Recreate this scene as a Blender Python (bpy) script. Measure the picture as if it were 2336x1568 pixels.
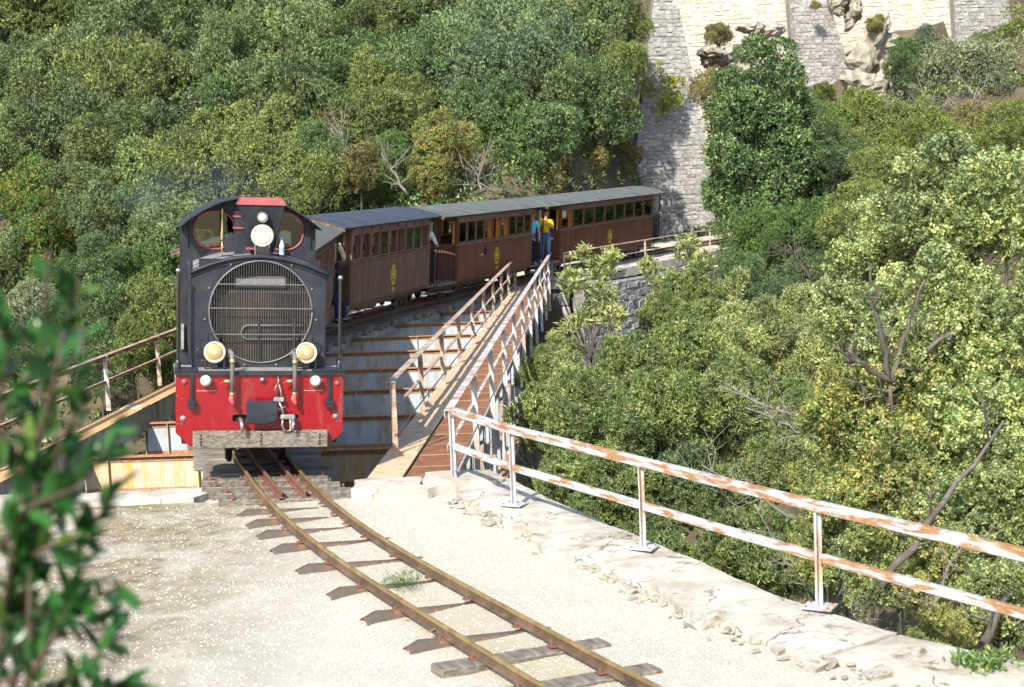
import bpy, bmesh, math, random
import numpy as np
from mathutils import Vector, Matrix, Euler
for o in list(bpy.data.objects): bpy.data.objects.remove(o, do_unlink=True)
S = bpy.context.scene
C = S.collection
rnd = random.Random(7)
PI = math.pi
# ------------------------------------------------------------------ camera
CAM_H, PITCH, ROLL, FPX = 3.538, 0.1077, 0.0424, 3600.0
cam_d = bpy.data.cameras.new('camera'); cam = bpy.data.objects.new('camera', cam_d); C.objects.link(cam)
cam.matrix_world = Matrix.Translation((0, 0, CAM_H)) @ Matrix.Rotation(PI/2-PITCH, 4, 'X') @ Matrix.Rotation(-ROLL, 4, 'Z')
cam_d.sensor_width = 36; cam_d.lens = FPX/2336*36; cam_d.clip_start = .05; cam_d.clip_end = 600
cam_d.dof.use_dof = True; cam_d.dof.focus_distance = 24; cam_d.dof.aperture_fstop = 3.6
S.camera = cam
# ------------------------------------------------------------------ sky and sun
SUN = Vector((-.27, -.72, .64)).normalized()
w = bpy.data.worlds.new('World'); S.world = w; w.use_nodes = True
nt = w.node_tree; bg = nt.nodes['Background']
sky = nt.nodes.new('ShaderNodeTexSky'); sky.sky_type = 'NISHITA'; sky.sun_disc = False
sky.sun_elevation = math.asin(SUN.z); sky.sun_rotation = math.atan2(SUN.x, SUN.y) % (2*PI)
nt.links.new(sky.outputs[0], bg.inputs[0]); bg.inputs[1].default_value = .15
sl = bpy.data.lights.new('sun', 'SUN'); sl.energy = 4.2; sl.angle = math.radians(.5); sl.color = (1, .95, .86)
sun = bpy.data.objects.new('sun', sl); C.objects.link(sun)
sun.rotation_euler = SUN.to_track_quat('Z', 'Y').to_euler()
S.render.engine = 'CYCLES'
S.view_settings.view_transform = 'Standard'; S.view_settings.look = 'None'
S.view_settings.exposure = 1.08; S.view_settings.gamma = 1
# ------------------------------------------------------------------ helpers
def pix(px, py, Y):
    """world point at distance Y (along the view) seen at a place of the photograph (2336 px wide)"""
    x = px-1168; y = -(py-784); c, s = math.cos(ROLL), math.sin(ROLL)
    x, y = (x*c+y*s)/FPX, (-x*s+y*c)/FPX
    c, s = math.cos(PITCH), math.sin(PITCH)
    d = (x, c+s*y, -s+c*y); t = Y/d[1]
    return Vector((d[0]*t, Y, CAM_H+d[2]*t))
class MB:
    def __init__(s): s.v = []; s.f = []; s.m = []
    def add(s, vs, fs, mi=0, M=None):
        o = len(s.v)
        if M is not None: vs = [tuple(M @ Vector(p)) for p in vs]
        s.v += [tuple(p) for p in vs]; s.f += [tuple(i+o for i in f) for f in fs]; s.m += [mi]*len(fs); return s
    def box(s, x0, x1, y0, y1, z0, z1, mi=0, M=None):
        return s.add([(x0,y0,z0),(x1,y0,z0),(x1,y1,z0),(x0,y1,z0),(x0,y0,z1),(x1,y0,z1),(x1,y1,z1),(x0,y1,z1)],
                     [(0,3,2,1),(4,5,6,7),(0,1,5,4),(1,2,6,5),(2,3,7,6),(3,0,4,7)], mi, M)
    def prism(s, poly, a, b, mi=0, M=None, ax='y'):
        n = len(poly)
        f3 = (lambda p, t: (p[0], t, p[1])) if ax == 'y' else ((lambda p, t: (p[0], p[1], t)) if ax == 'z' else (lambda p, t: (t, p[0], p[1])))
        vs = [f3(p, a) for p in poly]+[f3(p, b) for p in poly]
        return s.add(vs, [tuple(range(n))[::-1], tuple(range(n, 2*n))]+[(i, (i+1) % n, n+(i+1) % n, n+i) for i in range(n)], mi, M)
    def tube(s, pts, r, n=6, mi=0, M=None):
        pts = [Vector(p) for p in pts]; k = len(pts)
        rs = r if isinstance(r, (list, tuple)) else [r]*k
        vs = []; fs = []; up = None
        for i, p in enumerate(pts):
            t = (pts[min(i+1, k-1)]-pts[max(i-1, 0)]); t = t.normalized() if t.length > 1e-9 else Vector((0, 0, 1))
            if up is None: up = Vector((0, 0, 1)) if abs(t.z) < .9 else Vector((1, 0, 0))
            a = (up-t*up.dot(t)).normalized(); b = t.cross(a); up = a
            for j in range(n):
                q = 2*PI*j/n; vs.append(tuple(p+(a*math.cos(q)+b*math.sin(q))*rs[i]))
        for i in range(k-1):
            for j in range(n): fs.append((i*n+j, i*n+(j+1) % n, (i+1)*n+(j+1) % n, (i+1)*n+j))
        fs.append(tuple(range(n))[::-1]); fs.append(tuple((k-1)*n+j for j in range(n)))
        return s.add(vs, fs, mi, M)
    def lathe(s, prof, n=24, mi=0, M=None):
        vs = []; fs = []; k = len(prof)
        for r, z in prof:
            for j in range(n): q = 2*PI*j/n; vs.append((r*math.cos(q), r*math.sin(q), z))
        for i in range(k-1):
            for j in range(n): fs.append((i*n+j, i*n+(j+1) % n, (i+1)*n+(j+1) % n, (i+1)*n+j))
        fs.append(tuple(range(n))[::-1]); fs.append(tuple((k-1)*n+j for j in range(n)))
        return s.add(vs, fs, mi, M)
    def ball(s, c, r, mi=0, n=8, sc=(1, 1, 1)):
        pr = [(max(.001, r*math.sin(PI*i/n)), -r*math.cos(PI*i/n)) for i in range(n+1)]
        return s.lathe(pr, max(6, n), mi, Matrix.Translation(c) @ Matrix.Diagonal((*sc, 1)))
    def mesh(s, name, mats, smooth=False):
        me = bpy.data.meshes.new(name); me.from_pydata(s.v, [], s.f)
        for m in (mats if isinstance(mats, (list, tuple)) else [mats]): me.materials.append(m)
        if len(set(s.m)) > 1: me.polygons.foreach_set('material_index', s.m)
        if smooth: me.shade_smooth()
        me.update(); return me
    def build(s, name, mats, parent=None, smooth=False, bevel=0, seg=1, angle=None):
        return mo(name, s.mesh(name, mats, smooth), parent, bevel, seg)
def mo(name, me, parent=None, bevel=0, seg=1):
    o = bpy.data.objects.new(name, me); C.objects.link(o)
    if parent is not None: o.parent = parent
    if bevel:
        b = o.modifiers.new('bevel', 'BEVEL'); b.width = bevel; b.segments = seg; b.limit_method = 'ANGLE'; b.angle_limit = math.radians(40)
    return o
def sharp(o, deg=35):
    """smooth shading with hard edges kept"""
    o.data.shade_smooth(); o.data.set_sharp_from_angle(angle=math.radians(deg)); return o
def thing(name, label, cat, loc=(0, 0, 0), rot=(0, 0, 0), group=None):
    o = bpy.data.objects.new(name, None); C.objects.link(o); o.location = loc; o.rotation_euler = rot
    o['label'] = label; o['category'] = cat
    if group: o['group'] = group
    return o
def tag(o, label=None, cat=None, group=None, kind=None):
    if label: o['label'] = label
    if cat: o['category'] = cat
    if group: o['group'] = group
    if kind: o['kind'] = kind
    return o
def cp(o, parent=None):
    """copy an object with its children (parts, sub-parts)"""
    c = o.copy(); C.objects.link(c); c.parent = parent
    for ch in list(o.children): cp(ch, c)
    return c
def facing(loc, rx=PI/2):
    """lathe axis turned to point towards -Y (the front)"""
    return Matrix.Translation(loc) @ Matrix.Rotation(rx, 4, 'X')
# ------------------------------------------------------------------ materials
def M_new(name):
    m = bpy.data.materials.new(name); m.use_nodes = True; nt = m.node_tree
    return m, nt, nt.nodes['Principled BSDF']
def N(nt, typ, **kw):
    n = nt.nodes.new(typ)
    for k, v in kw.items():
        if k.startswith('i_'):
            k = k[2:]; n.inputs[int(k) if k.isdigit() else k].default_value = v
        else: setattr(n, k, v)
    return n
def coords(nt, stretch=(1, 1, 1), kind='Object'):
    tc = N(nt, 'ShaderNodeTexCoord'); mp = N(nt, 'ShaderNodeMapping'); mp.inputs['Scale'].default_value = stretch
    nt.links.new(tc.outputs[kind], mp.inputs[0]); return mp.outputs[0]
def noise(nt, vec, scale, detail=4, rough=.55, dist=0):
    n = N(nt, 'ShaderNodeTexNoise'); n.inputs['Scale'].default_value = scale; n.inputs['Detail'].default_value = detail
    n.inputs['Roughness'].default_value = rough; n.inputs['Distortion'].default_value = dist
    nt.links.new(vec, n.inputs['Vector']); return n.outputs['Fac']
def ramp(nt, fac, stops):
    r = N(nt, 'ShaderNodeValToRGB'); e = r.color_ramp.elements
    while len(e) > 1: e.remove(e[-1])
    for i, (p, c) in enumerate(stops):
        if i == 0: e[0].position = p
        else: e.new(p)
        c = c if hasattr(c, '__len__') else (c, c, c)
        e[i].color = (*c, 1)
    nt.links.new(fac, r.inputs[0]); return r.outputs[0]
def mix(nt, fac, a, b, typ='MIX'):
    n = N(nt, 'ShaderNodeMix', data_type='RGBA', blend_type=typ)
    for sock, v in ((n.inputs[0], fac), (n.inputs[6], a), (n.inputs[7], b)):
        if isinstance(v, (int, float)): sock.default_value = v
        elif isinstance(v, tuple): sock.default_value = (*v, 1)
        else: nt.links.new(v, sock)
    return n.outputs[2]
def bump(nt, h, bs, strength=.3, dist=.01):
    b = N(nt, 'ShaderNodeBump'); b.inputs['Strength'].default_value = strength; b.inputs['Distance'].default_value = dist
    nt.links.new(h, b.inputs['Height']); nt.links.new(b.outputs[0], bs.inputs['Normal'])
def mat_var(name, cols, scale=3, rough=.6, metal=0, stretch=(1, 1, 1), bmp=.2, bscale=None, bdist=.005, kind='Object', spec=.5, rnd_amt=0):
    """several colours mixed by two noises, with fine relief"""
    m, nt, bs = M_new(name); v = coords(nt, stretch, kind)
    n = len(cols); f = noise(nt, v, scale, 6, .6)
    col = ramp(nt, f, [(.3+.4*i/max(1, n-1), c) for i, c in enumerate(cols)])
    f2 = noise(nt, v, scale*9, 3, .6); g = ramp(nt, f2, [(.3, .78), (.7, 1.15)]); col = mix(nt, 1.0, col, g, 'MULTIPLY')
    if rnd_amt:
        oi = N(nt, 'ShaderNodeObjectInfo'); g2 = ramp(nt, oi.outputs['Random'], [(0, 1-rnd_amt), (1, 1+rnd_amt*.6)])
        col = mix(nt, 1.0, col, g2, 'MULTIPLY')
    nt.links.new(col, bs.inputs['Base Color']); bs.inputs['Roughness'].default_value = rough
    bs.inputs['Metallic'].default_value = metal; bs.inputs['Specular IOR Level'].default_value = spec
    if bmp: bump(nt, noise(nt, v, bscale or scale*14, 4, .6), bs, bmp, bdist)
    return m
def mat_rust(name, paint, rust1, rust2, amt=.5, scale=4, stretch=(1, 1, 1), rough=.6, kind='Object', edge=.06, tint=None):
    """old paint breaking into rust; amt = how much has rusted"""
    m, nt, bs = M_new(name); v = coords(nt, stretch, kind)
    f = noise(nt, v, scale, 8, .62, .3); k = ramp(nt, f, [(.72-amt*.5-edge, 0), (.72-amt*.5+edge, 1)])
    rc = ramp(nt, noise(nt, v, scale*5, 5, .6), [(.3, rust1), (.7, rust2)])
    pc = mix(nt, ramp(nt, noise(nt, v, scale*2.3, 4), [(.35, 0), (.7, 1)]), paint, tint or tuple(c*.8 for c in paint))
    col = mix(nt, k, pc, rc)
    nt.links.new(col, bs.inputs['Base Color'])
    rr = ramp(nt, k, [(0, rough-.2), (1, .85)]); nt.links.new(rr, bs.inputs['Roughness'])
    bump(nt, mix(nt, .5, k, noise(nt, v, scale*25, 3)), bs, .25, .004)
    return m
def mat_plain(name, c, rough=.5, metal=0, spec=.5, coat=0):
    m, nt, bs = M_new(name); bs.inputs['Base Color'].default_value = (*c, 1); bs.inputs['Roughness'].default_value = rough
    bs.inputs['Metallic'].default_value = metal; bs.inputs['Specular IOR Level'].default_value = spec; bs.inputs['Coat Weight'].default_value = coat
    v = coords(nt); g = ramp(nt, noise(nt, v, 14, 5), [(.3, .85), (.7, 1.1)])
    nt.links.new(mix(nt, 1.0, c, g, 'MULTIPLY'), bs.inputs['Base Color'])
    return m
def mat_leaf(name, dark, light, accent=None, frac=.06, rough=.5, trans=.18, sp=.4, tint=.34):
    m, nt, bs = M_new(name); light = (light[0]*1.52, light[1]*1.54, light[2]*1.5); dark = (dark[0]*.95, dark[1]*1.05, dark[2]*1.0); accent = accent and tuple(c*1.3 for c in accent)
    g = N(nt, 'ShaderNodeNewGeometry'); stops = [(0, dark), (.75, light)]
    if accent: stops = [(0, dark), (max(.05, 1-frac-.08), light), (1-frac*.6, accent)]
    col = ramp(nt, g.outputs['Random Per Island'], stops)
    tc = N(nt, 'ShaderNodeTexCoord')
    k = ramp(nt, noise(nt, tc.outputs['Object'], .9, 3), [(.35, (1-tint, 1-tint*.8, 1-tint)), (.65, (1+tint, 1+tint*.8, 1.0))])
    col = mix(nt, 1.0, col, k, 'MULTIPLY')
    oi = N(nt, 'ShaderNodeObjectInfo'); col = mix(nt, 1.0, col, ramp(nt, oi.outputs['Random'], [(0, (.70, .74, .78)), (.5, (1.0, .98, .9)), (1, (1.18, 1.16, 1.12))]), 'MULTIPLY')
    nt.links.new(col, bs.inputs['Base Color']); bs.inputs['Roughness'].default_value = rough; bs.inputs['Specular IOR Level'].default_value = sp
    tr = N(nt, 'ShaderNodeBsdfTranslucent'); nt.links.new(mix(nt, 1.0, col, (1.3, 1.25, .5), 'MULTIPLY'), tr.inputs[0])
    ms = N(nt, 'ShaderNodeMixShader'); ms.inputs[0].default_value = trans
    nt.links.new(bs.outputs[0], ms.inputs[1]); nt.links.new(tr.outputs[0], ms.inputs[2])
    nt.links.new(ms.outputs[0], nt.nodes['Material Output'].inputs[0]); return m
def mat_glass(name, tint=(.85, .9, .88), amt=.10):
    m, nt, bs = M_new(name); nt.nodes.remove(bs)
    t = N(nt, 'ShaderNodeBsdfTransparent'); t.inputs[0].default_value = (*tint, 1)
    g = N(nt, 'ShaderNodeBsdfGlossy'); g.inputs['Roughness'].default_value = .03
    fr = N(nt, 'ShaderNodeFresnel'); fr.inputs[0].default_value = 1.5
    ms = N(nt, 'ShaderNodeMixShader'); nt.links.new(fr.outputs[0], ms.inputs[0])
    nt.links.new(t.outputs[0], ms.inputs[1]); nt.links.new(g.outputs[0], ms.inputs[2])
    nt.links.new(ms.outputs[0], nt.nodes['Material Output'].inputs[0]); return m
R1, R2 = (.13, .045, .018), (.30, .13, .05)
MAT = dict(
 red=mat_rust('red_paint', (.24, .004, .008), (.15, .010, .009), (.21, .03, .018), .24, 5, (1, 1, .35), .4, tint=(.19, .004, .008)),
 dkred=mat_var('dark_red_paint', [(.20, .035, .04), (.28, .06, .06)], 9, .45, bmp=.1),
 slate=mat_var('slate_black_paint', [(.013, .015, .021), (.019, .022, .029), (.034, .036, .041)], 4, .45, bmp=.06, bdist=.002, spec=.3),
 slate_dk=mat_plain('gloss_black', (.012, .012, .014), .28, 0, .5, .3),
 deck=mat_var('worn_grey_deck', [(.12, .115, .10), (.24, .23, .21), (.34, .33, .30)], 9, .7, bmp=.2),
 hoodtop=mat_var('dusty_grey_plate', [(.16, .16, .15), (.25, .24, .22)], 7, .6, bmp=.1),
 steel=mat_plain('bare_steel', (.32, .31, .30), .38, .8),
 wire=mat_plain('grille_wire', (.15, .145, .135), .5, .3),
 core=mat_var('radiator_core', [(.014, .011, .008), (.024, .018, .013), (.04, .03, .022)], 8, .7, bmp=.2),
 black=mat_plain('dark_void', (.008, .008, .009), .8),
 rubber=mat_var('grey_rubber', [(.09, .09, .085), (.16, .155, .14)], 20, .7),
 brass=mat_plain('brass', (.42, .32, .16), .42, .7),
 lens=mat_plain('pale_lens', (.72, .70, .62), .12, .1, .8, .6),
 lens_gold=mat_plain('amber_lens', (.42, .28, .115), .2, .0, .6, .5),
 cream=mat_plain('cream_rim', (.50, .45, .33), .35, 0, .5, .3),
 white=mat_plain('white_lamp', (.54, .56, .55), .25, 0, .5, .5),
 glass=mat_glass('window_glass', (.62, .68, .64)),
 timber=mat_var('weathered_timber', [(.05, .042, .032), (.15, .128, .098), (.24, .215, .17)], 3, .85, 0, (6, 1, 14), .5, 12, .006),
 timber_x=mat_var('weathered_sleeper', [(.07, .06, .05), (.18, .16, .13), (.27, .25, .21)], 2.2, .88, 0, (1.2, 9, 9), .5, 14, .006, rnd_amt=.25),
 sleeper_st=mat_rust('rusty_steel_sleeper', (.105, .082, .062), (.10, .05, .03), (.24, .13, .07), .42, 3, rough=.55),
 rail_web=mat_var('rail_web_shaded_rust', [(.05, .03, .018), (.10, .06, .035), (.16, .10, .06)], 6, .8, bmp=.3),  # rust darkened for web and foot, shade below the head put into colour
 rail=mat_var('rail_rust', [(.17, .10, .035), (.26, .175, .06), (.36, .25, .10)], 6, .42, .3, (1, 1, 1), .25, 60, .002),
 rail_red=mat_var('rail_red_rust', [(.14, .06, .04), (.24, .11, .07)], 7, .65, .2, bmp=.3),
 wood=mat_var('brown_varnished_wood', [(.095, .032, .016), (.13, .048, .026), (.17, .070, .042)], 2.5, .5, 0, (3, 3, .4), .2, 30, .002, rnd_amt=.12, spec=.2),
 wood_dry=mat_var('dry_brown_wood', [(.10, .045, .028), (.155, .078, .052), (.26, .155, .11)], 2.5, .6, 0, (5, 5, .35), .3, 30, .003, spec=.2),
 frieze=mat_var('faded_brown_frieze', [(.16, .066, .052), (.25, .125, .10)], 3, .55, bmp=.1),
 orange=mat_var('sunlit_orange_varnish', [(.45, .16, .02), (.62, .26, .04)], 5, .35, bmp=.05),  # varnish brightened, sunlight on the interior wood put into its colour
 roofgrey=mat_var('grey_canvas_roof', [(.06, .068, .06), (.095, .105, .092), (.14, .15, .13)], 1.6, .75, 0, (1, 2.4, 1), .15, 20, .004),
 roofblue=mat_var('blue_grey_canvas_roof', [(.022, .028, .042), (.036, .043, .060), (.055, .062, .078)], 1.6, .6, 0, (1, 1, 1), .15, 20, .004),
 roofdim=mat_var('dull_olive_canvas_roof', [(.07, .07, .058), (.105, .105, .088)], 1.6, .8, bmp=.15),
 iron=mat_plain('black_iron', (.010, .012, .018), .35, .3),
 yellow=mat_plain('yellow_paint', (.78, .58, .03), .5),
 bluesteel=mat_rust('blue_grey_girder', (.33, .40, .45), (.20, .115, .05), (.40, .28, .13), .26, 2.2, (2.2, 2.2, .45), .6, edge=.14, tint=(.42, .46, .48)),
 bluesteel_r=mat_rust('rust_streaked_girder', (.44, .46, .45), (.42, .24, .06), (.60, .42, .16), .56, 2.6, (2.6, 2.6, .35), .6, edge=.2),
 flange=mat_rust('rusty_flange', (.40, .36, .31), (.22, .09, .04), (.46, .26, .13), .80, 5, rough=.7),
 chord=mat_rust('worn_chord_paint', (.52, .45, .34), (.38, .18, .055), (.52, .34, .15), .48, 3.0, rough=.7, edge=.22, tint=(.54, .48, .40)),
 deckplate=mat_var('brown_rust_deck', [(.14, .052, .016), (.20, .082, .028), (.26, .12, .045)], 5, .75, bmp=.25),
 railing=mat_rust('flaking_railing', (.55, .56, .56), (.20, .09, .04), (.42, .22, .10), .44, 4, (1, 1, 3), rough=.6, edge=.12, tint=(.48, .53, .60)),
 railing_r=mat_rust('rusty_railing', (.50, .45, .38), (.15, .065, .04), (.36, .20, .11), .50, 5, (1, 1, 3), rough=.7, edge=.14),
 fence=mat_rust('foreground_railing', (.36, .41, .48), (.19, .085, .03), (.36, .21, .10), .42, 2.6, (1.5, .9, 8), rough=.65, edge=.045, tint=(.44, .42, .38)),
 stone=mat_var('grey_stone', [(.20, .19, .165), (.34, .325, .30), (.45, .44, .415)], 1.7, .9, bmp=.5, bscale=16, bdist=.02, rnd_amt=.28),
 stone_cr=mat_var('cream_stone', [(.36, .28, .17), (.45, .405, .32), (.50, .475, .42)], .5, .9, bmp=.5, bscale=16, bdist=.02, rnd_amt=.15),
 mortar=mat_var('mortar', [(.14, .13, .11), (.26, .245, .215)], 3, .95, bmp=.4),
 mortar_cr=mat_var('cream_mortar', [(.30, .25, .17), (.42, .37, .29)], 1.5, .95, bmp=.4),
 rock=mat_var('rock', [(.13, .115, .08), (.28, .25, .19), (.42, .39, .33)], 1.4, .95, bmp=.8, bscale=6, bdist=.06),
 bark=mat_var('bark', [(.035, .028, .02), (.09, .075, .06), (.15, .135, .115)], 6, .9, 0, (1, 1, .3), .5, 20, .01),
 twig=mat_var('pale_dead_wood', [(.14, .12, .095), (.27, .245, .21)], 8, .9, bmp=.3),
 skin=mat_plain('skin', (.42, .22, .14), .55), hair=mat_plain('dark_hair', (.015, .011, .009), .5),
)
LF = dict(
 oak=mat_leaf('leaf_grey_green', (.026, .058, .022), (.112, .155, .066), (.21, .24, .125), .22),
 oak2=mat_leaf('leaf_olive', (.034, .066, .020), (.128, .165, .056), (.235, .25, .10), .2),
 oakd=mat_leaf('leaf_dark_green', (.018, .048, .020), (.068, .118, .046), (.20, .24, .13), .17),
 blue=mat_leaf('leaf_blue_green', (.045, .080, .045), (.115, .165, .090), (.20, .24, .15), .15),
 bright=mat_leaf('leaf_bright_green', (.028, .075, .022), (.085, .15, .048), (.19, .23, .08), .10, trans=.3),
 lime=mat_leaf('leaf_yellow_green', (.045, .085, .02), (.13, .175, .055), (.25, .24, .08), .14, trans=.3),
 yellow=mat_leaf('leaf_yellow', (.14, .17, .03), (.25, .28, .06), (.42, .30, .04), .15, trans=.35),
 autumn=mat_leaf('leaf_autumn', (.07, .11, .03), (.20, .235, .09), (.34, .10, .05), .10, trans=.25),
 turning=mat_leaf('leaf_turning', (.035, .09, .02), (.11, .19, .05), (.40, .17, .04), .10, trans=.3),
 brown=mat_leaf('leaf_brown_olive', (.075, .075, .028), (.165, .155, .07), (.24, .17, .08), .2),
 greyb=mat_leaf('leaf_grey', (.075, .095, .065), (.16, .185, .13), (.22, .24, .19), .2),
 laurel=mat_leaf('leaf_laurel', (.040, .085, .022), (.13, .18, .072), (.30, .31, .17), .22, rough=.42, trans=.3),
 laurel2=mat_leaf('leaf_pale_laurel', (.06, .10, .03), (.215, .25, .125), (.38, .37, .22), .3, rough=.36, trans=.3),
 pist=mat_leaf('leaf_pistachio', (.045, .09, .026), (.205, .25, .125), (.34, .335, .17), .2, rough=.42, trans=.3),
 pist2=mat_leaf('leaf_pistachio_turning', (.06, .09, .024), (.20, .23, .095), (.32, .22, .09), .14, rough=.45, trans=.28),
 near=mat_leaf('leaf_near_glossy', (.010, .045, .014), (.024, .085, .022), (.08, .14, .03), .2, rough=.3, trans=.25),
)
# ------------------------------------------------------------------ the line of the track
KN = [(4,5.6),(6,3.3),(8,1.75),(10.17,.49),(11.08,.055),(12.7,-.71),(14.45,-1.5),(16.58,-2.3),(17.8,-2.69),(19.35,-3.13),(24,-4.25),(29,-4.97),(33.5,-4.98),(38,-4.25),(42.1,-3.0),(47,-1.2),(52,.85),(57,3.2),(62,6.1),(67,9.4),(72,13.0),(77,17.0),(84,23),(92,30.5)]
def track_line():
    ky = np.array([k[0] for k in KN], float); kx = np.array([k[1] for k in KN], float)
    n = len(ky); h = np.diff(ky); A = np.zeros((n, n)); b = np.zeros(n); A[0, 0] = A[-1, -1] = 1
    for i in range(1, n-1):
        A[i, i-1] = h[i-1]; A[i, i] = 2*(h[i-1]+h[i]); A[i, i+1] = h[i]
        b[i] = 6*((kx[i+1]-kx[i])/h[i]-(kx[i]-kx[i-1])/h[i-1])
    m = np.linalg.solve(A, b); y = np.arange(ky[0], ky[-1], .05)
    i = np.clip(np.searchsorted(ky, y)-1, 0, n-2); t = y-ky[i]
    x = kx[i]+t*((kx[i+1]-kx[i])/h[i]-h[i]*(2*m[i]+m[i+1])/6)+t*t*m[i]/2+t**3*(m[i+1]-m[i])/(6*h[i])
    x = np.convolve(np.pad(x, 20, mode='reflect', reflect_type='odd'), np.ones(41)/41, 'valid')
    s = np.concatenate([[0], np.cumsum(np.hypot(np.diff(x), np.diff(y)))]); s -= np.interp(18.3, y, s)
    ss = np.arange(s[0], s[-1], .05); X = np.interp(ss, s, x); Y = np.interp(ss, s, y)
    return ss, X, Y, np.arctan2(np.gradient(X), np.gradient(Y))
TS, TX, TY, TH = track_line()
TZ = .012*np.clip(TY-48, 0, None)*np.clip((TY-48)/8, 0, 1)
CANT = .02+.055*np.clip((TS+6)/6, 0, 1)
RAILZ = .12
def tk(s, lat=0, z=0, cant=True):
    x, y, h, zz, c = (float(np.interp(s, TS, a)) for a in (TX, TY, TH, TZ, CANT))
    return Vector((x+lat*math.cos(h), y-lat*math.sin(h), z+zz-(lat*c if cant else 0)+(0.01 if cant else 0)))
def th(s): return float(np.interp(s, TS, TH))
def s_at_y(y): return float(np.interp(y, TY, TS))
# ------------------------------------------------------------------ smooth value noise
def vnoise(x, y, seed=0):
    x = np.asarray(x, float); y = np.asarray(y, float); xi = np.floor(x).astype(np.int64); yi = np.floor(y).astype(np.int64)
    fx = x-xi; fy = y-yi; fx = fx*fx*(3-2*fx); fy = fy*fy*(3-2*fy)
    def hsh(a, b):
        n = (a*374761393+b*668265263+seed*974711) & 0x7fffffff; n = ((n ^ (n >> 13))*1274126177) & 0x7fffffff
        return ((n ^ (n >> 16)) & 0xffff)/65535.0
    return (hsh(xi, yi)*(1-fx)+hsh(xi+1, yi)*fx)*(1-fy)+(hsh(xi, yi+1)*(1-fx)+hsh(xi+1, yi+1)*fx)*fy
def fbm(x, y, seed=0, o=4):
    return sum(vnoise(x*2**i, y*2**i, seed+i)/2**i for i in range(o))/sum(1/2**i for i in range(o))-.5
# ------------------------------------------------------------------ terrain
EDGE = [(-30,18.25),(-.30,18.25),(-.05,17.75),(.30,16.7),(.86,15.35),(1.42,14.0),(1.9,12.75),(2.45,11.75),(3.05,10.9),(3.9,10.0),(5.2,8.9),(7.5,7.2),(11,5),(16,2)]
EX = np.array([e[0] for e in EDGE[2:]]); EY = np.array([e[1] for e in EDGE[2:]])
def edge_x(y): return float(np.interp(-y, -EY, EX)) if y < 17.75 else -.05
def hill(X, Y):
    X = np.asarray(X, float); Y = np.asarray(Y, float)
    left = .45*(Y-54)+1.2
    left = np.minimum(left, .45*(Y-54)+1.2)
    right = -11+.42*(X-5)+.27*(Y-42)
    tx = np.interp(Y, TY, TX); d = X-tx                      # + is right of the line
    t = np.clip((X-4.2-.02*(Y-60))/2.6, 0, 1)*np.clip((Y-52)/6, 0, 1); t = np.maximum(t, np.clip((d-1)/3, 0, 1)); far = left*(1-t)+np.minimum(right, left)*t
    g = -13+0*X+np.clip(X-4, 0, 40)*.42+np.clip(-X-14, 0, 60)*.15     # the gorge
    k = np.clip((Y-46)/9, 0, 1); k = k*k*(3-2*k); k2 = np.clip((Y-24)/24, 0, 1)
    z = np.where(d > 0, g*(1-k2)+np.minimum(far, g+60*k2)*k2, g*(1-k)+far*k)
    bench = np.clip(1-(np.abs(d)-2.1)/2.2, 0, 1)*np.clip((Y-50)/2, 0, 1)*(d < 2.6)
    zz = np.interp(Y, TY, TZ)
    z = z+fbm(X/7, Y/7, 3)*3.0
    z = z*(1-bench)+(zz-.15)*bench
    z = np.where((d > 2.3) & (d < 10) & (Y > 50) & (Y < 76), np.minimum(z, zz-4.5+.25*np.clip(d-3, 0, 9)), z)
    return z
def hz(x, y): return float(hill(np.array([x]), np.array([y]))[0])
def grid_mesh(name, xs, ys, zf, mats, smooth=True):
    X, Y = np.meshgrid(xs, ys); Z = zf(X, Y); nx, ny = len(xs), len(ys)
    v = np.stack([X, Y, Z], -1).reshape(-1, 3); i = np.arange(nx*ny).reshape(ny, nx)
    f = np.stack([i[:-1, :-1], i[:-1, 1:], i[1:, 1:], i[1:, :-1]], -1).reshape(-1, 4)
    me = bpy.data.meshes.new(name); me.from_pydata(v.tolist(), [], f.tolist()); me.materials.append(mats)
    if smooth: me.shade_smooth()
    return me
MAT['earth'] = mat_var('dry_earth', [(.035, .028, .016), (.09, .07, .04), (.16, .125, .075)], .35, .95, bmp=.6, bscale=6, bdist=.08)
ter = mo('hillside_terrain', grid_mesh('hillside_terrain', np.arange(-90, 120, 1.5), np.concatenate([np.arange(18.6, 110, 1.2), np.arange(110, 260, 8)]), hill, MAT['earth']))
tag(ter, 'brown earth hillside and gorge under the trees', kind='structure')
def low_near(X, Y):
    ex = np.interp(-Y, -EY, EX); d = X-ex
    return np.clip(-1.0-d*1.1, -9, 0)+np.clip(X-7, 0, 60)*.35-2+fbm(X/3, Y/3, 9)*.8
lx = np.arange(-.3, 60, .8)
bank = mo('gorge_bank', grid_mesh('gorge_bank', lx, np.arange(-8, 19.6, .7), lambda X, Y: np.where(X < np.interp(-Y, -EY, EX)-.15, -9, low_near(X, Y)), MAT['earth']))
tag(bank, 'steep earth bank below the curved coping', kind='structure')
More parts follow.
